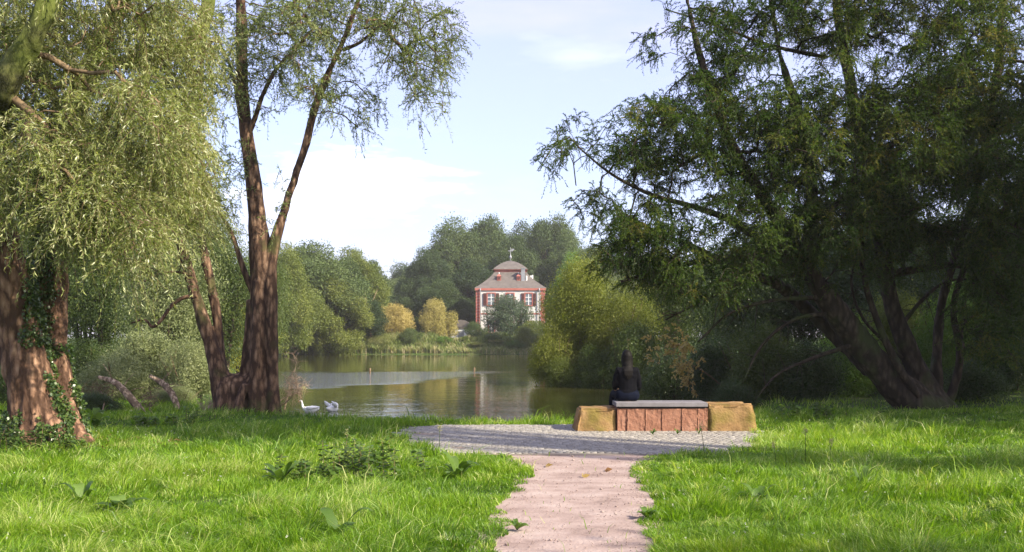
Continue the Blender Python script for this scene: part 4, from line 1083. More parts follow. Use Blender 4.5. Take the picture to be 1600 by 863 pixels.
for px in (779.5, 810.5):
    yd = 1.35; bm = bmesh.new()
    box(bm, hx(px) - .25, hx(px) + .25, yd, yd + 1.6, hz(437.5), hz(431))
    vs = [bm.verts.new(c) for c in ((hx(px) - .32, yd - .1, hz(431)), (hx(px) + .32, yd - .1, hz(431)), (hx(px) + .32, yd + 1.6, hz(431)), (hx(px) - .32, yd + 1.6, hz(431)), (hx(px), yd + .3, hz(426.5)))]
    for f in ((0, 1, 4), (1, 2, 4), (2, 3, 4), (3, 0, 4)): bm.faces.new([vs[i] for i in f])
    dm = link('dormer', bm_mesh('dormer', bm), M['redstone'], house)
    box_part('window', (hx(px) - .16, hx(px) + .16, yd - .03, yd - .004, hz(436), hz(432.5)), M['shutter'], dm)
    T = Tubes(); T.add([(hx(px), yd + .3, hz(427)), (hx(px), yd + .3, hz(424.5))], [.06, .04], 6); link('dormer_finial', T.mesh('f'), M['white'], dm)
bm = bmesh.new(); box(bm, hx(814.5), hx(820.5), 1.3, 1.9, hz(444), hz(419)); box(bm, hx(814), hx(821), 1.24, 1.96, hz(419) + .003, hz(417.8))
link('chimney', bm_mesh('chimney', bm), M['metal_grey'], house)
bm = bmesh.new(); box(bm, hx(822), hx(824.2), 1.4, 2.0, hz(441), hz(430)); link('white_flue', bm_mesh('white_flue', bm), M['white'], house)
bm = bmesh.new()
for px in (828, 830.5, 833): box(bm, hx(px) - .07, hx(px) + .07, 3, 3.15, hz(440), hz(427.5 + (833 - px) * .3))
box(bm, hx(827), hx(834), 3.16, 3.24, hz(431), hz(429.5)); link('roof_railing', bm_mesh('roof_railing', bm), M['white'], house)

# white garden shed with rounded grey roof, left of the house
sh = empty('garden_shed', ((720 - HX) / F * 121, 121, 0.9), 'small white garden shed with rounded grey roof behind the autumn bushes', 'shed')
s1 = 121 / F
box_part('wall', (-1.15, 1.15, 0, 2.2, -0.2, 1.75), M['white'], sh)
box_part('door', (-0.35, 0.4, -0.04, -0.004, 0.0, 1.45), M['metal_grey'], sh)
bm = bmesh.new(); pr = None
for k in range(9):
    t = math.pi * k / 8; c = (-1.3 * math.cos(t), 1.7 + 1.15 * math.sin(t))
    cur = [bm.verts.new((c[0], -0.1, c[1])), bm.verts.new((c[0], 2.3, c[1]))]
    if pr: bm.faces.new((pr[0], cur[0], cur[1], pr[1]))
    pr = cur
bm.verts.ensure_lookup_table()
bm.faces.new([bm.verts[i * 2] for i in range(9)][::-1]); bm.faces.new([bm.verts[i * 2 + 1] for i in range(9)])
link('roof', bm_mesh('roof', bm), M['slate'], sh)

# railing in front of the house
rl = empty('bank_railing', ((800 - HX) / F * 118, 118, 1.0), 'low dark metal railing on the far bank in front of the house', 'railing')
M['black'] = solid_mat('black_metal', [(0.02, 0.02, 0.02), (0.04, 0.04, 0.04)], 4, 0.5, 0)
bm = bmesh.new()
for z in (0.45, 1.0): box(bm, -1.8, 3.8, -.03, .03, z, z + .07)
link('rail', bm_mesh('rail', bm), M['black'], rl)
for k in range(5):
    box_part('post', (-1.85 + k * 1.4, -1.75 + k * 1.4, -.05, .05, -0.2, 1.12), M['black'], rl)

# bushes and reeds on the far bank
for a in [
    ('round0', 618, 473, 116, 'gold', 'round golden orange bush on the far bank', 62),
    ('round1', 686, 472, 117, 'tan', 'yellow tan bush left of the white shed', 66),
    ('round0', 795, 458, 119, 'blue_green', 'rounded blue green bush hiding the middle of the house front', 80),
    ('round1', 655, 500, 119, 'far_green', 'green bush between the two golden bushes', 50),
    ('round0', 576, 480, 117, 'yellow_green', 'light green bush left of the golden orange bush', 60),
    ('round1', 745, 505, 116, 'far_green', 'green bush below the left corner of the house', 44),
    ('round0', 835, 500, 116, 'yellow_green', 'olive bush below the right corner of the house', 60),
    ('round1', 500, 505, 110, 'far_green', 'bush under the trees of the far left bank', 60),
    ('round0', 540, 508, 112, 'far_dark', 'dark bush beside the foot of the leaning pole', 50),
]:
    tree_px(a[0], 'bank_bush', a[1], a[2], a[3], a[4], a[5], 'bush', group='bushes on the far bank', wpx=a[6], woodm='twig')
for k, px in enumerate([455, 470, 502, 520, 551, 580, 596, 640, 655, 690, 728, 741, 768, 781, 812, 826]):
    lbh = ['left end of the far bank beside the short sunlit trunk', 'right of the short sunlit trunk', 'under the yellow green tree of the far left bank', 'right of the bush under the far left trees', 'below the pale yellowish tree', 'at the foot of the leaning pale trunk', 'below the left edge of the golden orange bush', 'right below the golden orange bush', 'below the gap between the golden and the tan bush', 'below the tan bush', 'right of the white shed', 'below the left corner of the house', 'below the left house window', 'below the rounded bush at the house front', 'below the right house window', 'at the right end of the far bank below the olive bush'][k]
    mt = ('yellow_green', 'herb', 'far_green', 'herb', 'lime')[k % 5]
    tree_px('round%d' % (k % 2), 'herb_clump', px + random.uniform(-5, 5), random.uniform(512, 536), random.uniform(112.3, 114.5), mt, 'herb clump ' + lbh, 'shrub', group='herb clumps along the far bank', wpx=random.uniform(22, 52), woodm='twig')
T = Tubes(); w_, r = SP([(580, 528, 113, 2.2), (577, 505, 113, 1.8), (573, 480, 113, 1.5), (570, 458, 113, 1.1)]); T.add(w_, r, 7)
T.add([w_[12], Vector(w_[12]) + Vector((.8, 0, .9)), Vector(w_[12]) + Vector((1.2, 0, 2.0))], [.05, .04, .02], 5)
T.add([w_[15], Vector(w_[15]) + Vector((-.6, 0, .7)), Vector(w_[15]) + Vector((-.8, 0, 1.6))], [.05, .04, .02], 5)
o = tag(link('leaning_dead_trunk', T.mesh('pole'), M['bark_pale']), 'thin pale dead trunk leaning left of the golden orange bush', 'dead tree')
T = Tubes(); w_, r = SP([(459, 545, 108, 4), (458, 530, 108, 3.4), (459, 505, 108, 3)]); T.add(w_, r, 8)
tag(link('short_trunk', T.mesh('stub'), M['bark_pale']), 'short sunlit trunk on the far left bank right of the fluted tree', 'tree trunk')
for px, py, hh, lb in ((578, 583, 7, 'thin stake in the pond below the leaning dead trunk'), (741, 581, 6, 'pale stake in the pond below the house corner')):
    g0 = G(px, py, WATER_Z); T = Tubes()
    T.add([(g0.x, g0.y, WATER_Z - .5), (g0.x, g0.y, WATER_Z + .15), (g0.x + .02, g0.y, WATER_Z + hh * g0.y / F), (g0.x + .02, g0.y, WATER_Z + hh * g0.y / F + .02)], [.05, .05, .045, .02], 8)
    tag(link('stake', T.mesh('stake'), M['bark_pale']), lb, 'stake')

def blades(name, x, y, z, h, w_, lean, bendx, bendy, var, mat, label=None, cat=None, kind='stuff', mids=0.55):
    n = len(x); p0 = np.stack([x, y, z], 1)
    a = rng.uniform(0, math.pi, n); s = np.stack([np.cos(a), np.sin(a), 0 * a], 1) * (w_ / 2)[:, None]
    bend = np.stack([bendx, bendy, 0 * a], 1) * (lean * h)[:, None]
    up_ = np.array([0, 0, 1.0])
    m1 = p0 + up_ * (h * mids)[:, None] + bend * 0.30
    tip = p0 + up_ * (h * np.sqrt(np.maximum(1 - 0.55 * lean ** 2, 0.15)))[:, None] + bend
    V = np.stack([p0 - s, p0 + s, m1 + s * .8, m1 - s * .8, tip], 1).reshape(-1, 3)
    b_ = (np.arange(n) * 5)[:, None]
    quad = b_ + np.array([0, 1, 2, 3]); tri = b_ + np.array([3, 2, 4])
    me_ = np_mesh(name, V, np.concatenate([quad.ravel(), tri.ravel()]), np.concatenate([np.full(n, 4), np.full(n, 3)]), smooth=True, attrs={'v': np.concatenate([var, var])})
    o_ = link(name, me_, mat)
    return tag(o_, label, cat, kind=kind)

# reeds and herbs along the far shore
n = 26000
x = rng.uniform(-32, 9, n); y = 111 + rng.uniform(0.0, 2.1, n) ** 2
sd = lake_sd(x, y); k = sd > -0.15; x, y, sd = x[k], y[k], sd[k]
z = terrain_z(x, y); cl = smooth_noise(x, y * 0.3, 31, 10, 0.05, 0.5)
h = (0.75 + 0.3 * cl + rng.uniform(0, .5, len(x))) ; h = np.maximum(h, 0.45) * .9
a = rng.uniform(0, 6.28, len(x))
blades('reeds', x, y, z - .05, h, rng.uniform(.08, .2, len(x)), rng.uniform(.1, .7, len(x)), np.cos(a), np.sin(a), np.clip(.45 + .25 * smooth_noise(x, y, 33, 8, .08, .6) + rng.normal(size=len(x)) * .2, 0, 1), M['reed'],
       'band of reeds and herbs fringing the far bank', 'reeds')

# ------------------------------------------------------------------ bench of sandstone blocks
M['sandstone'] = None
def sandstone(name, cols, moss, amt):
    m, nt, out = mat_base(name); N = nt.nodes.new; K = nt.links.new
    b = N('ShaderNodeBsdfPrincipled'); b.inputs['Roughness'].default_value = 0.88; b.inputs['Specular IOR Level'].default_value = 0.2
    t = N('ShaderNodeTexCoord'); n1 = N('ShaderNodeTexNoise'); n1.inputs['Scale'].default_value = 4; n1.inputs['Detail'].default_value = 9; n1.inputs['Roughness'].default_value = .7
    K(t.outputs['Object'], n1.inputs['Vector']); rp = ramp(nt, [(.3, cols[0]), (.5, cols[1]), (.7, cols[2])]); K(n1.outputs['Fac'], rp.inputs[0])
    n3 = N('ShaderNodeTexNoise'); n3.inputs['Scale'].default_value = 2.2; n3.inputs['Detail'].default_value = 7; K(t.outputs['Object'], n3.inputs['Vector'])
    r3 = ramp(nt, [(amt, (0, 0, 0)), (amt + .18, (1, 1, 1))]); K(n3.outputs['Fac'], r3.inputs[0])
    mo = N('ShaderNodeMix'); mo.data_type = 'RGBA'; mo.inputs[7].default_value = (*moss, 1); K(r3.outputs[0], mo.inputs[0]); K(rp.outputs[0], mo.inputs[6]); K(mo.outputs[2], b.inputs['Base Color'])
    n2 = N('ShaderNodeTexNoise'); n2.inputs['Scale'].default_value = 30; n2.inputs['Detail'].default_value = 8; K(t.outputs['Object'], n2.inputs['Vector'])
    bp = N('ShaderNodeBump'); bp.inputs['Strength'].default_value = .8; bp.inputs['Distance'].default_value = .015; K(n2.outputs['Fac'], bp.inputs['Height']); K(bp.outputs[0], b.inputs['Normal'])
    K(b.outputs[0], out.inputs[0]); return m
M['stone_red'] = sandstone('red_sandstone_block', [(0.19, 0.085, 0.05), (0.26, 0.125, 0.078), (0.32, 0.17, 0.11)], (0.20, 0.12, 0.055), 0.6)
M['stone_yellow'] = sandstone('yellow_sandstone_block', [(0.17, 0.095, 0.04), (0.25, 0.15, 0.062), (0.31, 0.195, 0.09)], (0.16, 0.12, 0.03), 0.5)

bench = empty('stone_bench', G(1040, 676), 'long low bench of rough sandstone blocks with a grey slab seat by the pond', 'bench')
bx, by = bench.location.x, bench.location.y
SB = by / F
def lx(px): return (px - 1040) * SB
def stone(name, x0, x1, y0, y1, z0, z1, mat, seed, amp=0.02, slope=(0, 0), taper=0.0, cuts=14, rough=0.0, bev=.03):
    bm = bmesh.new(); box(bm, x0, x1, y0, y1, z0, z1)
    bmesh.ops.bevel(bm, geom=list(bm.edges), offset=bev, segments=2, affect='EDGES', clamp_overlap=True)
    bmesh.ops.subdivide_edges(bm, edges=list(bm.edges), cuts=cuts, use_grid_fill=True)
    bmesh.ops.triangulate(bm, faces=[f for f in bm.faces if len(f.verts) > 4])
    bm.normal_update()
    mvs = [(v, v.normal.copy()) for v in bm.verts]
    for v, nn in mvs:
        t = (v.co.z - z0) / (z1 - z0)
        c = v.co.copy()
        if slope[0]: v.co.x += slope[0] * t * max(0, 1 - (c.x - x0) / (x1 - x0)) ** 0.7
        if slope[1]: v.co.x += slope[1] * t * max(0, (c.x - x0) / (x1 - x0)) ** 0.7
        v.co.y += taper * t * (1 if c.y < (y0 + y1) / 2 else -1)
        d = noise.noise(c * 2.3 + Vector((seed, 0, 0))) * amp + noise.noise(c * 9 + Vector((0, seed, 0))) * amp * .45
        if rough and nn.y < -.5: d += rough * (noise.noise(Vector((c.x * 16 + c.z * 9, seed, c.z * 16 - c.x * 9))) * .6 + noise.noise(c * 35) * .35) - rough * .3
        v.co += nn * d
    return bm_mesh(name, bm, smooth=True)
zt = 0.43
me = stone('end_stone', lx(897), lx(964) - .006, 0, .72, -0.05, .40, M['stone_yellow'], 3, .03, (.10, 0), .03)
link('end_stone', me, M['stone_yellow'], bench)['label'] = 'yellowish mossy left end stone with slanting side'
me = stone('end_stone', lx(1106) + .006, lx(1183), 0, .74, -0.05, .47, M['stone_yellow'], 8, .035, (0, -.07), .03)
link('end_stone', me, M['stone_yellow'], bench)['label'] = 'yellowish cracked right end stone'
ed = [964, 979.5, 1008, 1034, 1065, 1090, 1106]
for k in range(6):
    me = stone('middle_stone', lx(ed[k]) + .001, lx(ed[k + 1]) - .001, .004 * (k % 2), .70, -0.05, zt - .03, M['stone_red'], 20 + k, .006, rough=.018, bev=.008, cuts=16)
    link('middle_stone', me, M['stone_red'], bench)
bm = bmesh.new(); box(bm, lx(968), lx(1104), .06, .66, zt - .03, zt - .002)
link('seat_support', bm_mesh('seat_support', bm), M['black'], bench)
bm = bmesh.new(); box(bm, lx(962.5), lx(1105.5), -.02, .60, zt, zt + .072)
M['slab'] = solid_mat('grey_slab', [(0.13, 0.12, 0.122), (0.20, 0.185, 0.19)], 6, 0.65, 0.15, 60)
link('seat_slab', bm_mesh('seat_slab', bm, bevel=.006), M['slab'], bench)
seat_z = zt + .072

# ------------------------------------------------------------------ seated person, back to the camera
def skin(verts, edges, radii, root=0, levels=2):
    me_ = bpy.data.meshes.new('skin'); me_.from_pydata([tuple(v) for v in verts], edges, [])
    o_ = bpy.data.objects.new('tmp', me_); COL.objects.link(o_)
    o_.modifiers.new('s', 'SKIN')
    if not me_.skin_vertices: 
        bpy.context.view_layer.objects.active = o_; 
    lay = me_.skin_vertices[0].data
    for k, r in enumerate(radii):
        lay[k].radius = r if isinstance(r, tuple) else (r, r); lay[k].use_root = (k == root)
    sb = o_.modifiers.new('u', 'SUBSURF'); sb.levels = levels; sb.render_levels = levels
    dg = bpy.context.evaluated_depsgraph_get(); dg.update()
    r_ = bpy.data.meshes.new_from_object(o_.evaluated_get(dg)); bpy.data.objects.remove(o_)
    for p_ in r_.polygons: p_.use_smooth = True
    return r_

def join(meshes):
    bm = bmesh.new()
    for m_ in meshes: bm.from_mesh(m_)
    return bm_mesh('join', bm, smooth=True)

def ball(c, r, s=(1, 1, 1)):
    bm = bmesh.new(); bmesh.ops.create_uvsphere(bm, u_segments=20, v_segments=14, radius=r)
    for v in bm.verts: v.co = Vector((v.co.x * s[0], v.co.y * s[1], v.co.z * s[2])) + Vector(c)
    return bm_mesh('ball', bm, smooth=True)

M['skin'] = solid_mat('skin', [(0.45, 0.27, 0.19), (0.52, 0.33, 0.24)], 8, 0.55, 0)
M['jacket'] = solid_mat('black_jacket', [(0.003, 0.003, 0.004), (0.0055, 0.0055, 0.0075)], 12, 0.9, 0.4, 25, dist=.01, spec=.06)
M['jeans'] = solid_mat('dark_jeans', [(0.0035, 0.005, 0.011), (0.0065, 0.0085, 0.018)], 14, 0.9, 0.4, 40, dist=.006, spec=.06)
M['hair'] = solid_mat('dark_hair', [(0.003, 0.0024, 0.002), (0.008, 0.006, 0.0048)], 9, 0.6, 0.6, 40, spec=.12, stretch=(3, 3, .3), dist=.01)
M['shoe'] = solid_mat('shoe_leather', [(0.02, 0.018, 0.016), (0.035, 0.03, 0.028)], 8, 0.5, 0)
px0 = (980 - HX) / F * (by + .42)
person = empty('person', (px0, by + .42, seat_z), 'person with long dark hair, black jacket and jeans seated on the grey slab', 'person', rz=R(3))
gz = -seat_z          # ground level in local coordinates; +y faces the pond
hipz = 0.11
sk = {'pel': (0, 0, hipz), 'sp1': (0, -.01, .22), 'sp2': (0, -.015, .34), 'ch': (0, .0, .46), 'nb': (0, .02, .56), 'nk': (0, .035, .62), 'hd': (0, .045, .70)}
limb_pts = {}
for s in (-1, 1):
    limb_pts['hip%d' % s] = (s * .09, .03, hipz - .01); limb_pts['kn%d' % s] = (s * .12 - (.04 if s < 0 else 0), .47, .085); limb_pts['mid%d' % s] = (s * .11 - (.02 if s < 0 else 0), .25, .095)
    limb_pts['ca%d' % s] = (s * .11 - (.07 if s < 0 else 0), .50, -.12); limb_pts['an%d' % s] = (s * .11 - (.06 if s < 0 else 0), .49, gz + .075); limb_pts['he%d' % s] = (s * .11 - (.06 if s < 0 else 0), .50, gz + .045); limb_pts['toe%d' % s] = (s * .12 - (.06 if s < 0 else 0), .66, gz + .035)
    limb_pts['sh%d' % s] = (s * .155, .0, .515); limb_pts['el%d' % s] = (s * .205, .03, .24); limb_pts['ua%d' % s] = (s * .185, .005, .38); limb_pts['fa%d' % s] = (s * .185, .14, .20); limb_pts['wr%d' % s] = (s * .14, .25, .185)
    limb_pts['pm%d' % s] = (s * .125, .32, .178)
allp = {**sk, **limb_pts}; names = list(allp); I = {k: i for i, k in enumerate(names)}
E = [('pel', 'sp1'), ('sp1', 'sp2'), ('sp2', 'ch'), ('ch', 'nb'), ('nb', 'nk'), ('nk', 'hd')]
for s in (-1, 1):
    for a, b_ in (('pel', 'hip'), ('hip', 'mid'), ('mid', 'kn'), ('kn', 'ca'), ('ca', 'an'), ('an', 'he'), ('he', 'toe'), ('ch', 'sh'), ('sh', 'ua'), ('ua', 'el'), ('el', 'fa'), ('fa', 'wr'), ('wr', 'pm')):
        E.append((a if a in ('pel', 'ch') else a + str(s), b_ + str(s)))
rad = {'pel': (.12, .10), 'sp1': (.115, .085), 'sp2': (.115, .085), 'ch': (.13, .09), 'nb': .05, 'nk': .045, 'hd': .05}
rl_ = {'hip': .085, 'mid': .072, 'kn': .055, 'ca': .05, 'an': .034, 'he': .034, 'toe': .028, 'sh': .052, 'ua': .042, 'el': .035, 'fa': .033, 'wr': .023, 'pm': (.032, .016)}
radii = [rad[k] if k in rad else rl_[k.rstrip('-1')] for k in names]
def tubes(chains_, sy=None):
    T_ = Tubes(); extra = []
    for pts, rr_ in chains_:
        p_, q_ = smooth_path(pts, rr_, 4); T_.add(p_, q_, 14)
        extra += [ball(p_[0], q_[0] * .98), ball(p_[-1], q_[-1] * .98)]
    m_ = join([T_.mesh('t')] + extra)
    if sy:
        co_ = get_co(m_); co_[:, 1] *= sy; set_co(m_, co_)
    return m_
g2 = lambda k, s: Vector(allp[k + str(s)])
parts_ = [tubes([([(0, 0, .08), (0, -.01, .22), (0, -.015, .34), (0, 0, .46), (0, .01, .52)], [.135, .115, .12, .135, .07])], .75),
          tubes([([(0, .005, .50), (0, .03, .60), (0, .045, .70)], [.06, .048, .055])]),
          tubes([([(-.09, .02, .095), (.09, .02, .095)], [.085, .085])])]
for s_ in (-1, 1):
    parts_.append(tubes([([g2('hip', s_), g2('mid', s_), g2('kn', s_), g2('ca', s_), g2('an', s_)], [.08, .068, .055, .052, .034]),
                         ([g2('an', s_), g2('he', s_), g2('toe', s_)], [.034, .034, .026]),
                         ([(s_ * .06, 0, .49), g2('sh', s_), g2('ua', s_), g2('el', s_), g2('fa', s_), g2('wr', s_)], [.06, .05, .042, .034, .033, .022]),
                         ([g2('wr', s_), g2('wr', s_).lerp(g2('pm', s_), .6), g2('pm', s_)], [.022, .028, .026])]))
hc = (0, .055, .755)
parts_ += [ball(hc, .1, (.78, .92, 1.1)), ball((0, .15, .745), .014, (.8, 1.2, 1.4)), ball((0, .13, .70), .03, (1, .7, .8)), ball((-.079, .05, .75), .02, (.4, .8, 1.4)), ball((.079, .05, .75), .02, (.4, .8, 1.4))]
for s in (-1, 1):
    bx_, by_, bz_ = allp['pm%d' % s]
    for k, (ox, ln) in enumerate(((-.027, .062), (-.009, .072), (.009, .068), (.027, .052))):
        p0 = Vector((bx_ + ox * .8, by_ - .01, bz_)); p1 = Vector((bx_ + ox * 1.1, by_ + .035, bz_ + .004)); p2 = p1 + Vector((0, ln * .55, -.008)); p3 = p2 + Vector((0, ln * .4, -.022))
        parts_.append(tubes([([p0, p1, p2, p3], [.0105, .0095, .0085, .007])]))
    q0 = Vector((bx_ - s * .02, by_ - .035, bz_)); q1 = q0 + Vector((-s * .03, .02, -.002)); q2 = q1 + Vector((-s * .012, .028, -.006))
    parts_.append(tubes([([q0, q1, q2], [.013, .011, .0085])]))
body = evaluated(join(parts_), [('REMESH', dict(mode='VOXEL', voxel_size=.0045)), ('SMOOTH', dict(factor=.5, iterations=1))])
for p_ in body.polygons: p_.use_smooth = True
link('body', body, M['skin'], person)
for s in (-1, 1):
    e_ = link('eye', ball((s * .032, .138, .768), .011), M['white'], person); link('pupil', ball((s * .032, .1465, .768), .0055), M['black'], e_)
link('mouth', ball((0, .142, .712), .012, (1.6, .4, .45)), solid_mat('lips', [(0.35, 0.12, 0.10), (0.4, 0.15, .12)], 5, .5, 0), person)
# jacket
jn = ['lo', 'wa', 'sp2', 'ch', 'nb'] ; jp = [(0, -.015, .055), (0, -.005, .20), (0, -.012, .34), (0, .0, .46), (0, .02, .575)]
je = [(0, 1), (1, 2), (2, 3), (3, 4)]; jr = [(.19, .15), (.172, .12), (.168, .112), (.165, .108), (.07, .065)]
for s in (-1, 1):
    b0 = len(jp); jp += [(s * .155, -.004, .518), (s * .195, .0, .38), (s * .205, .02, .235), (s * .19, .14, .208), (s * .145, .245, .19)]
    je += [(3, b0), (b0, b0 + 1), (b0 + 1, b0 + 2), (b0 + 2, b0 + 3), (b0 + 3, b0 + 4)]; jr += [.082, .066, .055, .047, .036]
jk = skin(jp, je, jr, 0); co = get_co(jk); no = get_no(jk)
f_ = np.array([noise.noise(Vector((c[0] * 9, c[1] * 9, c[2] * 22))) * .9 + noise.noise(Vector((c[0] * 5 + 3, c[1] * 5, c[2] * 8))) for c in co])
set_co(jk, co + no * (f_ * .009)[:, None]); jk = evaluated(jk, [('REMESH', dict(mode='VOXEL', voxel_size=.009)), ('SMOOTH', dict(factor=.5, iterations=2))])
for p_ in jk.polygons: p_.use_smooth = True
link('jacket', jk, M['jacket'], person)
# jeans
jch = [([(-.10, .0, .10), (0, -.015, .105), (.10, .0, .10)], [.118, .122, .118]), ([(0, 0, .10), (0, 0, .2)], [.125, .11])]
for s_ in (-1, 1):
    an_ = g2('an', s_)
    jch.append(([Vector((s_ * .09, .02, .10)), g2('mid', s_), g2('kn', s_), g2('ca', s_), Vector((an_.x, an_.y, gz + .10))], [.10, .085, .070, .064, .054]))
jn_ = evaluated(tubes(jch), [('REMESH', dict(mode='VOXEL', voxel_size=.01)), ('SMOOTH', dict(factor=.5, iterations=3))])
co = get_co(jn_); near_seat = (co[:, 2] < 0.003) & (co[:, 1] < .14); co[near_seat, 2] = 0.003; set_co(jn_, co)
for p_ in jn_.polygons: p_.use_smooth = True
link('jeans', jn_, M['jeans'], person)
for s in (-1, 1):
    a_, t_ = Vector(limb_pts['he%d' % s]), Vector(limb_pts['toe%d' % s])
    sm = skin([a_ + Vector((0, -.02, .0)), a_ + Vector((0, .06, .0)), t_ + Vector((0, .01, .002)), a_ + Vector((0, -.01, .07))], [(0, 1), (1, 2), (0, 3)], [.042, .044, .036, .042], 0)
    co = get_co(sm); co[:, 2] = np.maximum(co[:, 2], gz + .002); set_co(sm, co); link('shoe', sm, M['shoe'], person)
# hair: cap and long fall down the back
hv = [ball((0, .035, .768), .107, (.84, .98, 1.08))]
T = Tubes()
for k in range(46):
    u = k / 45 * 2 - 1; a = u * 1.65
    x0_, y0_ = math.sin(a) * .082, .03 - math.cos(a) * .088
    lg = .42 - .12 * abs(u) ** 2 + random.uniform(-.03, .02)
    xo = x0_ * .82
    T.add([(x0_ * .6, y0_ * .6, .85), (x0_, y0_, .78), (x0_ * 1.05, y0_ * 1.03, .69), (x0_ * 1.0, min(y0_, -.02) * 1.1 - .012, .60), (xo * 1.05, min(y0_, -.10) - .026 if abs(u) < .75 else y0_ - .05, .52), (xo * .95, -.128 if abs(u) < .75 else y0_ - .06, .44), (xo * .8, -.122 if abs(u) < .75 else y0_ - .06, .80 - lg)],
          [.010, .014, .015, .015, .014, .012, .004], 6)
hm = evaluated(join([hv[0], T.mesh('h')]), [('REMESH', dict(mode='VOXEL', voxel_size=.0055)), ('SMOOTH', dict(factor=.4, iterations=2))])
# open the face side
bm = bmesh.new(); bm.from_mesh(hm); bmesh.ops.delete(bm, geom=[v for v in bm.verts if v.co.y > .098 and v.co.z < .83 and abs(v.co.x) < .07], context='VERTS')
link('hair', bm_mesh('hair', bm, smooth=True), M['hair'], person)

# ------------------------------------------------------------------ geese on the pond
M['feather'] = solid_mat('white_feather', [(0.74, 0.73, 0.70), (0.84, 0.83, 0.80)], 9, 0.8, 0.4, 30, dist=.01)
M['beak'] = solid_mat('orange_beak', [(0.6, 0.24, 0.04), (0.7, 0.32, 0.06)], 9, 0.5, 0)
def goose(px, py, rz, label, pose):
    g0 = G(px, py, WATER_Z); e = empty('goose', (g0.x, g0.y, WATER_Z), label, 'goose', 'white geese on the pond', rz=rz); e.scale = (.66, .66, .66)
    T = Tubes()
    bp_, br = smooth_path([(-.36, 0, .16), (-.27, 0, .13), (-.08, 0, .09), (.12, 0, .09), (.25, 0, .12), (.31, 0, .16)], [.01, .07, .14, .145, .10, .03], 5)
    T.add(bp_, br, 14)
    if pose == 0: nk_ = [(.24, 0, .12), (.33, 0, .2), (.36, 0, .31), (.38, 0, .40), (.42, 0, .44), (.47, 0, .43)]
    else: nk_ = [(.24, 0, .14), (.30, 0, .24), (.22, .03, .32), (.12, .07, .31), (.04, .11, .26), (.0, .13, .22)]
    np_, nr = smooth_path(nk_, [.075, .055, .038, .034, .042, .026], 5); T.add(np_, nr, 12)
    bdy = evaluated(T.mesh('g'), [('REMESH', dict(mode='VOXEL', voxel_size=.014)), ('SMOOTH', dict(factor=.5, iterations=3))])
    for p_ in bdy.polygons: p_.use_smooth = True
    link('body', bdy, M['feather'], e)
    dv = (Vector(np_[-1]) - Vector(np_[-3])).normalized(); T = Tubes(); a = Vector(np_[-1]); T.add([a - dv * .02, a + dv * .03, a + dv * .075], [.02, .016, .006], 8)
    link('beak', T.mesh('beak'), M['beak'], e)
    for s in (-1, 1):
        T = Tubes()
        if pose == 0: wp = [(.16, s * .10, .15), (.02, s * .14, .17), (-.16, s * .11, .18), (-.34, s * .04, .2)]; wr = [.04, .07, .055, .01]
        else: wp = [(.14, s * .09, .16), (.0, s * .17, .24), (-.14, s * .20, .33), (-.24, s * .18, .42)]; wr = [.04, .075, .07, .012]
        a_, b_ = smooth_path(wp, wr, 4); T.add(a_, b_, 10); link('wing', T.mesh('wing'), M['feather'], e)
goose(486, 644, R(172), 'white goose swimming left on the pond with its neck raised', 0)
goose(519, 643, R(60), 'white goose with lifted wings preening, right of the swimming one', 1)

# ------------------------------------------------------------------ lawn
def lawn(n, y0, y1, seed):
    g = np.random.default_rng(seed)
    # more blades close by
    u = g.random(n); y = 1 / (1 / y0 + (1 / y1 - 1 / y0) * u)
    half = 0.60 * y + 2.2
    x = g.uniform(-1, 1, n) * half
    y = y + g.normal(size=n) * .02
    l_, r__ = path_lr(y)
    edge = 0.10 * smooth_noise(y * 1.0, x * 0 + 1, 7, 9, .3, 2.2)
    onpath = (x > l_ + edge + .03) & (x < r__ - edge - .03) & (y < 13.45)
    pav = in_poly(x, y, PAVE)
    sd = lake_sd(x, y)
    tuft = (g.random(n) < 0.35) & ((smooth_noise(x, y * 2.5, 71, 10, .3, 2.0) > 1.35) | ((smooth_noise(x, y, 72, 8, .5, 2.0) > -.3) & (np.minimum(x + 1.95, 17.75 - y) < .45)))
    k = (sd > 0.12) & (~onpath | (g.random(n) < .0015)) & (~pav | tuft)
    k &= ~((y > 20.9) & (x > 4.6) & (g.random(n) < .75))
    dist = np.hypot(x - base_w.x, (y - base_w.y)); k &= dist > .5
    return x[k], y[k], pav[k]
base_w = G(80, 700)
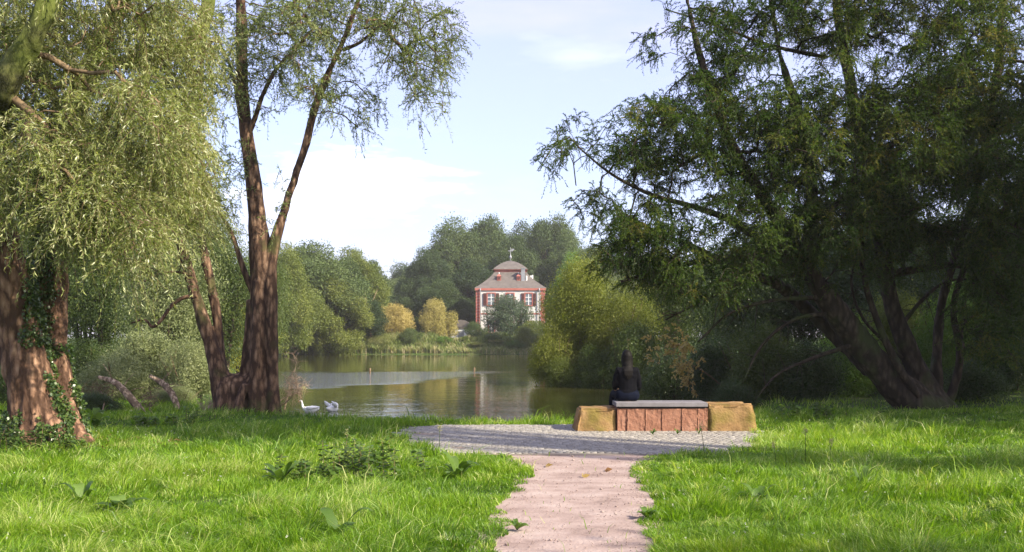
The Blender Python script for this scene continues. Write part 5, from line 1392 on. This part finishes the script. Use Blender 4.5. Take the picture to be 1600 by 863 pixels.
for nm, n, y0, y1, w0, lb in (('grass', 680000, 5.2, 11, .0052, 'long unmown grass of the lawn nearest to the camera'), ('grass', 440000, 11, 24, .0085, 'grass of the lawn further back reaching to the pond edge')):
    x, y, pav = lawn(n, y0, y1, int(y0))
    z = terrain_z(x, y); nn = len(x)
    A1 = smooth_noise(x, y, 51, 12, .15, 1.4); A2 = smooth_noise(x, y, 52, 12, .4, 3.0); A3 = smooth_noise(x, y, 53, 10, .08, .5)
    l_, r__ = path_lr(y); dp_ = np.minimum(np.abs(x - l_), np.abs(x - r__)); dp_ = np.where(y > 14, 3, dp_)
    h = (0.10 + .040 * A1 + .028 * A2) * rng.uniform(.45, 1.4, nn) * (0.55 + .45 * ss(dp_ / .7)); h = np.clip(h, .03, .30)
    h = np.where(y > 16.5, h * .8, h); h = np.where(lake_sd(x, y) < .9, h * 1.5, h); h = np.where(pav, .03, h)
    ang = 2.2 * smooth_noise(x, y, 54, 10, .12, .9) + rng.normal(size=nn) * .8
    cs = .21; gx, gy = np.floor(x / cs), np.floor(y / cs)
    hsh = lambda a_, b_, c_: np.modf(np.abs(np.sin(a_ * 127.1 + b_ * 311.7 + c_ * 74.7) * 43758.5453))[0]
    best = np.full(nn, 9.); tdx = np.zeros(nn); tdy = np.zeros(nn); tr_ = np.zeros(nn); tr2 = np.zeros(nn)
    for ox_ in (-1, 0, 1):
        for oy_ in (-1, 0, 1):
            cx_, cyy_ = gx + ox_, gy + oy_
            px_, py_ = (cx_ + hsh(cx_, cyy_, 1)) * cs, (cyy_ + hsh(cx_, cyy_, 2)) * cs
            d_ = np.hypot(x - px_, y - py_); m_ = d_ < best
            best = np.where(m_, d_, best); tdx = np.where(m_, x - px_, tdx); tdy = np.where(m_, y - py_, tdy); tr_ = np.where(m_, hsh(cx_, cyy_, 3), tr_); tr2 = np.where(m_, hsh(cx_, cyy_, 4), tr2)
    rad_ = best / (cs * .6); tang = np.arctan2(tdy, tdx)
    h = h * (0.62 + .75 * tr_) * np.where(pav, 1 / (0.62 + .75 * tr_), 1)
    wx_ = np.cos(ang) * .75 + np.cos(tang) * 1.1 * np.minimum(rad_, 1.2) + rng.normal(size=nn) * .35; wy_ = np.sin(ang) * .75 + np.sin(tang) * 1.1 * np.minimum(rad_, 1.2) + rng.normal(size=nn) * .35
    ang = np.arctan2(wy_, wx_)
    lean = np.clip(.30 + .45 * rad_ + .18 * A2 + rng.normal(size=nn) * .22, .05, 1.25)
    long = rng.random(nn) < .05; h = np.where(long & ~pav, h * 1.9, h); lean = np.where(long, .9, lean)
    var = np.clip(.36 + .10 * A3 + .09 * A1 + .22 * (tr2 - .5) + rng.normal(size=nn) * .17, 0, .8); dry = rng.random(nn) < (.02 + .35 * (tr2 > .9) + .10 * np.clip(A2 + A1 * .5, 0, 2) * tr_); var = np.where(dry, rng.uniform(.8, 1, nn), var)
    wd = w0 * rng.uniform(.6, 1.4, nn) * (y / y0) ** .5
    blades(nm, x, y, z - .005, h, wd, lean, np.cos(ang), np.sin(ang), var, M['grass'], lb, 'grass')

g = np.random.default_rng(99); n = 1500; y = g.uniform(6, 20, n); x = g.uniform(-.55, .55, n) * y; l_, r__ = path_lr(y)
k = ~((x > l_ - .05) & (x < r__ + .05)) & ~in_poly(x, y, PAVE) & (lake_sd(x, y) > .3) & (smooth_noise(x, y, 77, 8, .2, 1.5) > .3); x, y = x[k], y[k]; n = len(x)
hh = g.uniform(.05, .16, n); pos = np.repeat(np.stack([x, y, terrain_z(x, y) + hh], 1), 5, 0) + g.normal(size=(n * 5, 3)) * .004
M['petal'] = leaf_mat('white_petal', [(0.5, 0.5, 0.36), (0.7, 0.7, 0.6)], .3, .6, .2, tint=(1, 1, 1))
tag(link('clover_flowers', leaf_mesh('clover_flowers', pos, g.normal(size=pos.shape) + np.array([0, 0, .8]), g.uniform(.008, .016, n * 5), g.uniform(.006, .01, n * 5), g.random(n * 5)), M['petal']), 'tiny white flowers scattered through the lawn', 'flowers', kind='stuff')

# weeds in the lawn
def rosette(name, px, py, label, n=9, ln=.22, w=.08, h=.12, group=None, mat='weed'):
    g0 = G(px, py); e = empty(name, (g0.x, g0.y, float(terrain_z(g0.x, g0.y))), label, 'plant', group)
    V = []; Fq = []; var = []
    for k in range(n):
        a = k * 2.4 + random.uniform(-.3, .3); L_ = ln * random.uniform(.6, 1.1); up_ = random.uniform(.3, 1.1)
        dx, dy = math.cos(a), math.sin(a); sg = 7
        b0 = len(V); va = random.random()
        for i_ in range(sg + 1):
            t = i_ / sg; r_t = L_ * (t * .9); zz = h * (math.sin(t * 2.0) * up_ * 1.1) + .02
            ww = w / 2 * math.sin(math.pi * min(1, t * .92 + .06)) ** .7 * (1 + .15 * math.sin(t * 23 + k))
            for s_, dz in ((-1, .012), (0, 0), (1, .012)):
                V.append((dx * r_t - dy * ww * s_, dy * r_t + dx * ww * s_, zz + dz * math.sin(math.pi * t)))
        for i_ in range(sg):
            for j_ in (0, 1):
                q_ = b0 + i_ * 3 + j_; Fq.append((q_, q_ + 1, q_ + 4, q_ + 3)); var.append(va)
    me_ = np_mesh('leaves', V, np.array(Fq).ravel(), np.full(len(Fq), 4), attrs={'v': var}); link('leaves', me_, M[mat], e)
    return e
WG = 'broad-leaved weeds in the lawn'
rosette('dock_plant', 715, 752, 'broad-leaved dock in the lawn left of the path near the paving', 11, .32, .09, .24, WG)
rosette('dock_plant', 190, 800, 'broad round-leaved weed at the lower left of the lawn', 7, .26, .15, .12, WG)
rosette('dock_plant', 128, 790, 'pair of upright weed leaves left of the round-leaved weed', 5, .24, .10, .2, WG)
rosette('dock_plant', 528, 845, 'tall pale weed leaf at the bottom of the lawn left of the path', 4, .30, .10, .26, WG)
rosette('dock_plant', 440, 758, 'broad dark weed at the left end of the nettle patch', 10, .30, .10, .2, WG)
rosette('dock_plant', 925 + 260, 790, 'pale leaved weed in the lawn right of the path', 7, .22, .07, .16, WG)
rosette('dock_plant', 1345, 765, 'small pale weed in the middle of the right lawn', 6, .2, .07, .2, WG)
rosette('dock_plant', 1010, 812, 'low weed growing into the right edge of the path', 9, .14, .06, .07, WG)
rosette('dock_plant', 808, 832, 'low weed tuft growing into the left edge of the path', 10, .12, .04, .06, WG)
rosette('dock_plant', 150, 672, 'leafy plant right of the willow foot', 12, .3, .12, .35, WG)
for k, (px, lb) in enumerate(((1020, 'tiny weed at the foot of the bench middle, left one'), (1058, 'tiny weed at the foot of the bench middle, right one'), (1092, 'tiny weed below the right end of the slab'))):
    rosette('wall_weed', px, 681, lb, 6, .09, .03, .08, 'tiny weeds at the bench foot')

def nettle(px, py, label, n=9, h=.5, sp_=.28, mat='weed_dark', group='leafy stalks left of the path'):
    g0 = G(px, py); e = empty('nettle_plant', (g0.x, g0.y, float(terrain_z(g0.x, g0.y))), label, 'plant', group)
    T = Tubes(); pos = []; d = []
    for k in range(n):
        x0, y0 = random.gauss(0, sp_), random.gauss(0, sp_ * .5); hh = h * random.uniform(.5, 1.1); tx_, ty_ = random.gauss(0, .08), random.gauss(0, .08)
        T.add([(x0, y0, 0), (x0 + tx_ * .4, y0 + ty_ * .4, hh * .5), (x0 + tx_, y0 + ty_, hh)], [.004, .0035, .002], 5)
        for j_ in range(14):
            t = j_ / 13; a = j_ * 1.57 + random.gauss(0, .3)
            for s_ in (0, math.pi):
                pos.append((x0 + tx_ * t, y0 + ty_ * t, hh * (.15 + .85 * t))); d.append((math.cos(a + s_), math.sin(a + s_), random.uniform(-.5, .2)))
    pos = np.array(pos); ll = rng.uniform(.05, .11, len(pos)) 
    link('stalks', T.mesh('stalks'), M['twig'], e); link('leaves', leaf_mesh('leaves', pos, np.array(d), ll, ll * .55, rng.uniform(.2, 1, len(pos)), flat=.8), M[mat], e)
nettle(545, 752, 'dark leafy nettle clump in the middle of the left lawn', 18, .42, .34)
nettle(480, 758, 'low leafy clump left of the nettle clump', 10, .24, .26, 'weed')
nettle(590, 735, 'lighter leafy stalks at the right side of the nettle clump', 10, .4, .2, 'weed')
nettle(22, 712, 'dark leafy growth at the left foot of the willow', 14, .4, .2)
nettle(112, 710, 'dark ivy-like growth at the front foot of the willow', 8, .22, .14)
nettle(255, 668, 'leafy weeds along the lawn edge before the arched branch', 14, .3, .5, 'weed')
nettle(1290, 655, 'weeds along the dark edge of the right lawn', 14, .3, .6, 'weed')

def stalk(px, py, top, label, head=.03):
    g0 = G(px, py); e = empty('flower_stalk', (g0.x, g0.y, float(terrain_z(g0.x, g0.y))), label, 'plant', 'tall seed stalks in the lawn')
    h = (py - top) * g0.y / F; T = Tubes(); lx_ = random.gauss(0, .03)
    T.add([(0, 0, 0), (lx_ * .4, 0, h * .5), (lx_, 0, h)], [.0055, .0045, .003], 5); link('stem', T.mesh('stem'), M['weed'], e)
    n = 60; pos = np.array([lx_, 0, h]) + rng.normal(size=(n, 3)) * np.array([head * .5, head * .5, head])
    link('seed_head', leaf_mesh('seed_head', pos, rng.normal(size=(n, 3)), np.full(n, .022), np.full(n, .012), rng.uniform(.6, 1, n)), M['reed'], e)
for a in ((477, 712, 608, 'tall pale stalk in front of the swimming goose'), (596, 690, 638, 'stalk standing before the bright water left of the paving'), (541, 720, 676, 'flowering stalk between the nettles and the geese'), (1101, 712, 668, 'white-headed stalk in front of the bench slab end'), (1297, 722, 685, 'pale bushy seed stalk in the right lawn'),
          (1213, 728, 690, 'bent pale seed stalk right of the paving'), (1258, 726, 668, 'dry upright stalk in the shaded right lawn'), (687, 705, 668, 'thin stalk at the left end of the paving')):
    stalk(*a)

# fallen leaves and pebbles on the path
for px, py, c, lb in ((945, 738, 'dead', 'reddish fallen leaf on the path near the paving'), (909, 747, 'autumn', 'yellowish fallen leaf in the middle of the path'), (852, 731, 'autumn', 'small yellow leaf near the left edge of the path')):
    g0 = G(px, py); me_ = leaf_mesh('leaf', np.zeros((3, 3)) + np.array([[0, 0, .012], [.005, .01, .014], [0, -.01, .013]]), np.array([[1, .2, .15], [.3, 1, .2], [.6, -.8, .1]]), np.array([.10, .07, .07]), np.array([.06, .045, .045]), np.array([.3, .5, .4]))
    o = link('fallen_leaf', me_, M[c], loc=(g0.x, g0.y, .008)); tag(o, lb, 'leaf')
n = 2600; y = rng.uniform(5.2, 13.3, n); l_, r__ = path_lr(y); x = l_ + (r__ - l_) * rng.beta(.6, .6, n)
s_ = rng.uniform(.003, .009, n) * (1 + 1.2 * (rng.random(n) < .04)); oc = np.array([(1, 0, 0), (0, 1, 0), (-1, 0, 0), (0, -1, 0), (0, 0, .7), (0, 0, -.5)])
V = (np.stack([x, y, terrain_z(x, y) + .012 + s_ * .2], 1)[:, None, :] + oc[None] * s_[:, None, None] * rng.uniform(.6, 1.3, (n, 6, 1))).reshape(-1, 3)
ft = np.array([(0, 1, 4), (1, 2, 4), (2, 3, 4), (3, 0, 4), (1, 0, 5), (2, 1, 5), (3, 2, 5), (0, 3, 5)]); ft = (np.arange(n)[:, None, None] * 6 + ft[None]).reshape(-1)
tag(link('gravel', np_mesh('gravel', V, ft, np.full(n * 8, 3)), M['path']), 'loose pinkish gravel scattered over the path', 'gravel', kind='stuff')
# leaf litter around the willow foot
n = 2600; a = rng.uniform(0, 6.28, n); rr = .5 + np.abs(rng.normal(size=n)) * .35; x = base_w.x + .25 + np.cos(a) * rr * 1.3; y = base_w.y + .1 + np.sin(a) * rr * .6
pos = np.stack([x, y, terrain_z(x, y) + rng.uniform(.005, .05, n)], 1)
tag(link('leaf_litter', leaf_mesh('leaf_litter', pos, np.stack([np.cos(a), np.sin(a), rng.normal(size=n) * .25], 1), rng.uniform(.05, .11, n), np.full(n, .018), rng.random(n), flat=1), M['dead']), 'brown leaf litter around the willow foot', 'leaf litter', kind='stuff')
hz_ = bpy.data.materials.new('haze_air'); hz_.use_nodes = True; nt = hz_.node_tree; nt.nodes.clear()
out = nt.nodes.new('ShaderNodeOutputMaterial'); pvn = nt.nodes.new('ShaderNodeVolumePrincipled')
pvn.inputs['Color'].default_value = (1.0, 0.97, 0.92, 1); pvn.inputs['Density'].default_value = 0.0004; pvn.inputs['Anisotropy'].default_value = 0.2
nt.links.new(pvn.outputs[0], out.inputs['Volume'])
bm = bmesh.new(); box(bm, -1600, 1600, -400, 3100, -4, 34)
tag(link('haze', bm_mesh('haze', bm), hz_), 'thin warm haze in the air over park and pond', 'haze', kind='stuff')
print('done')
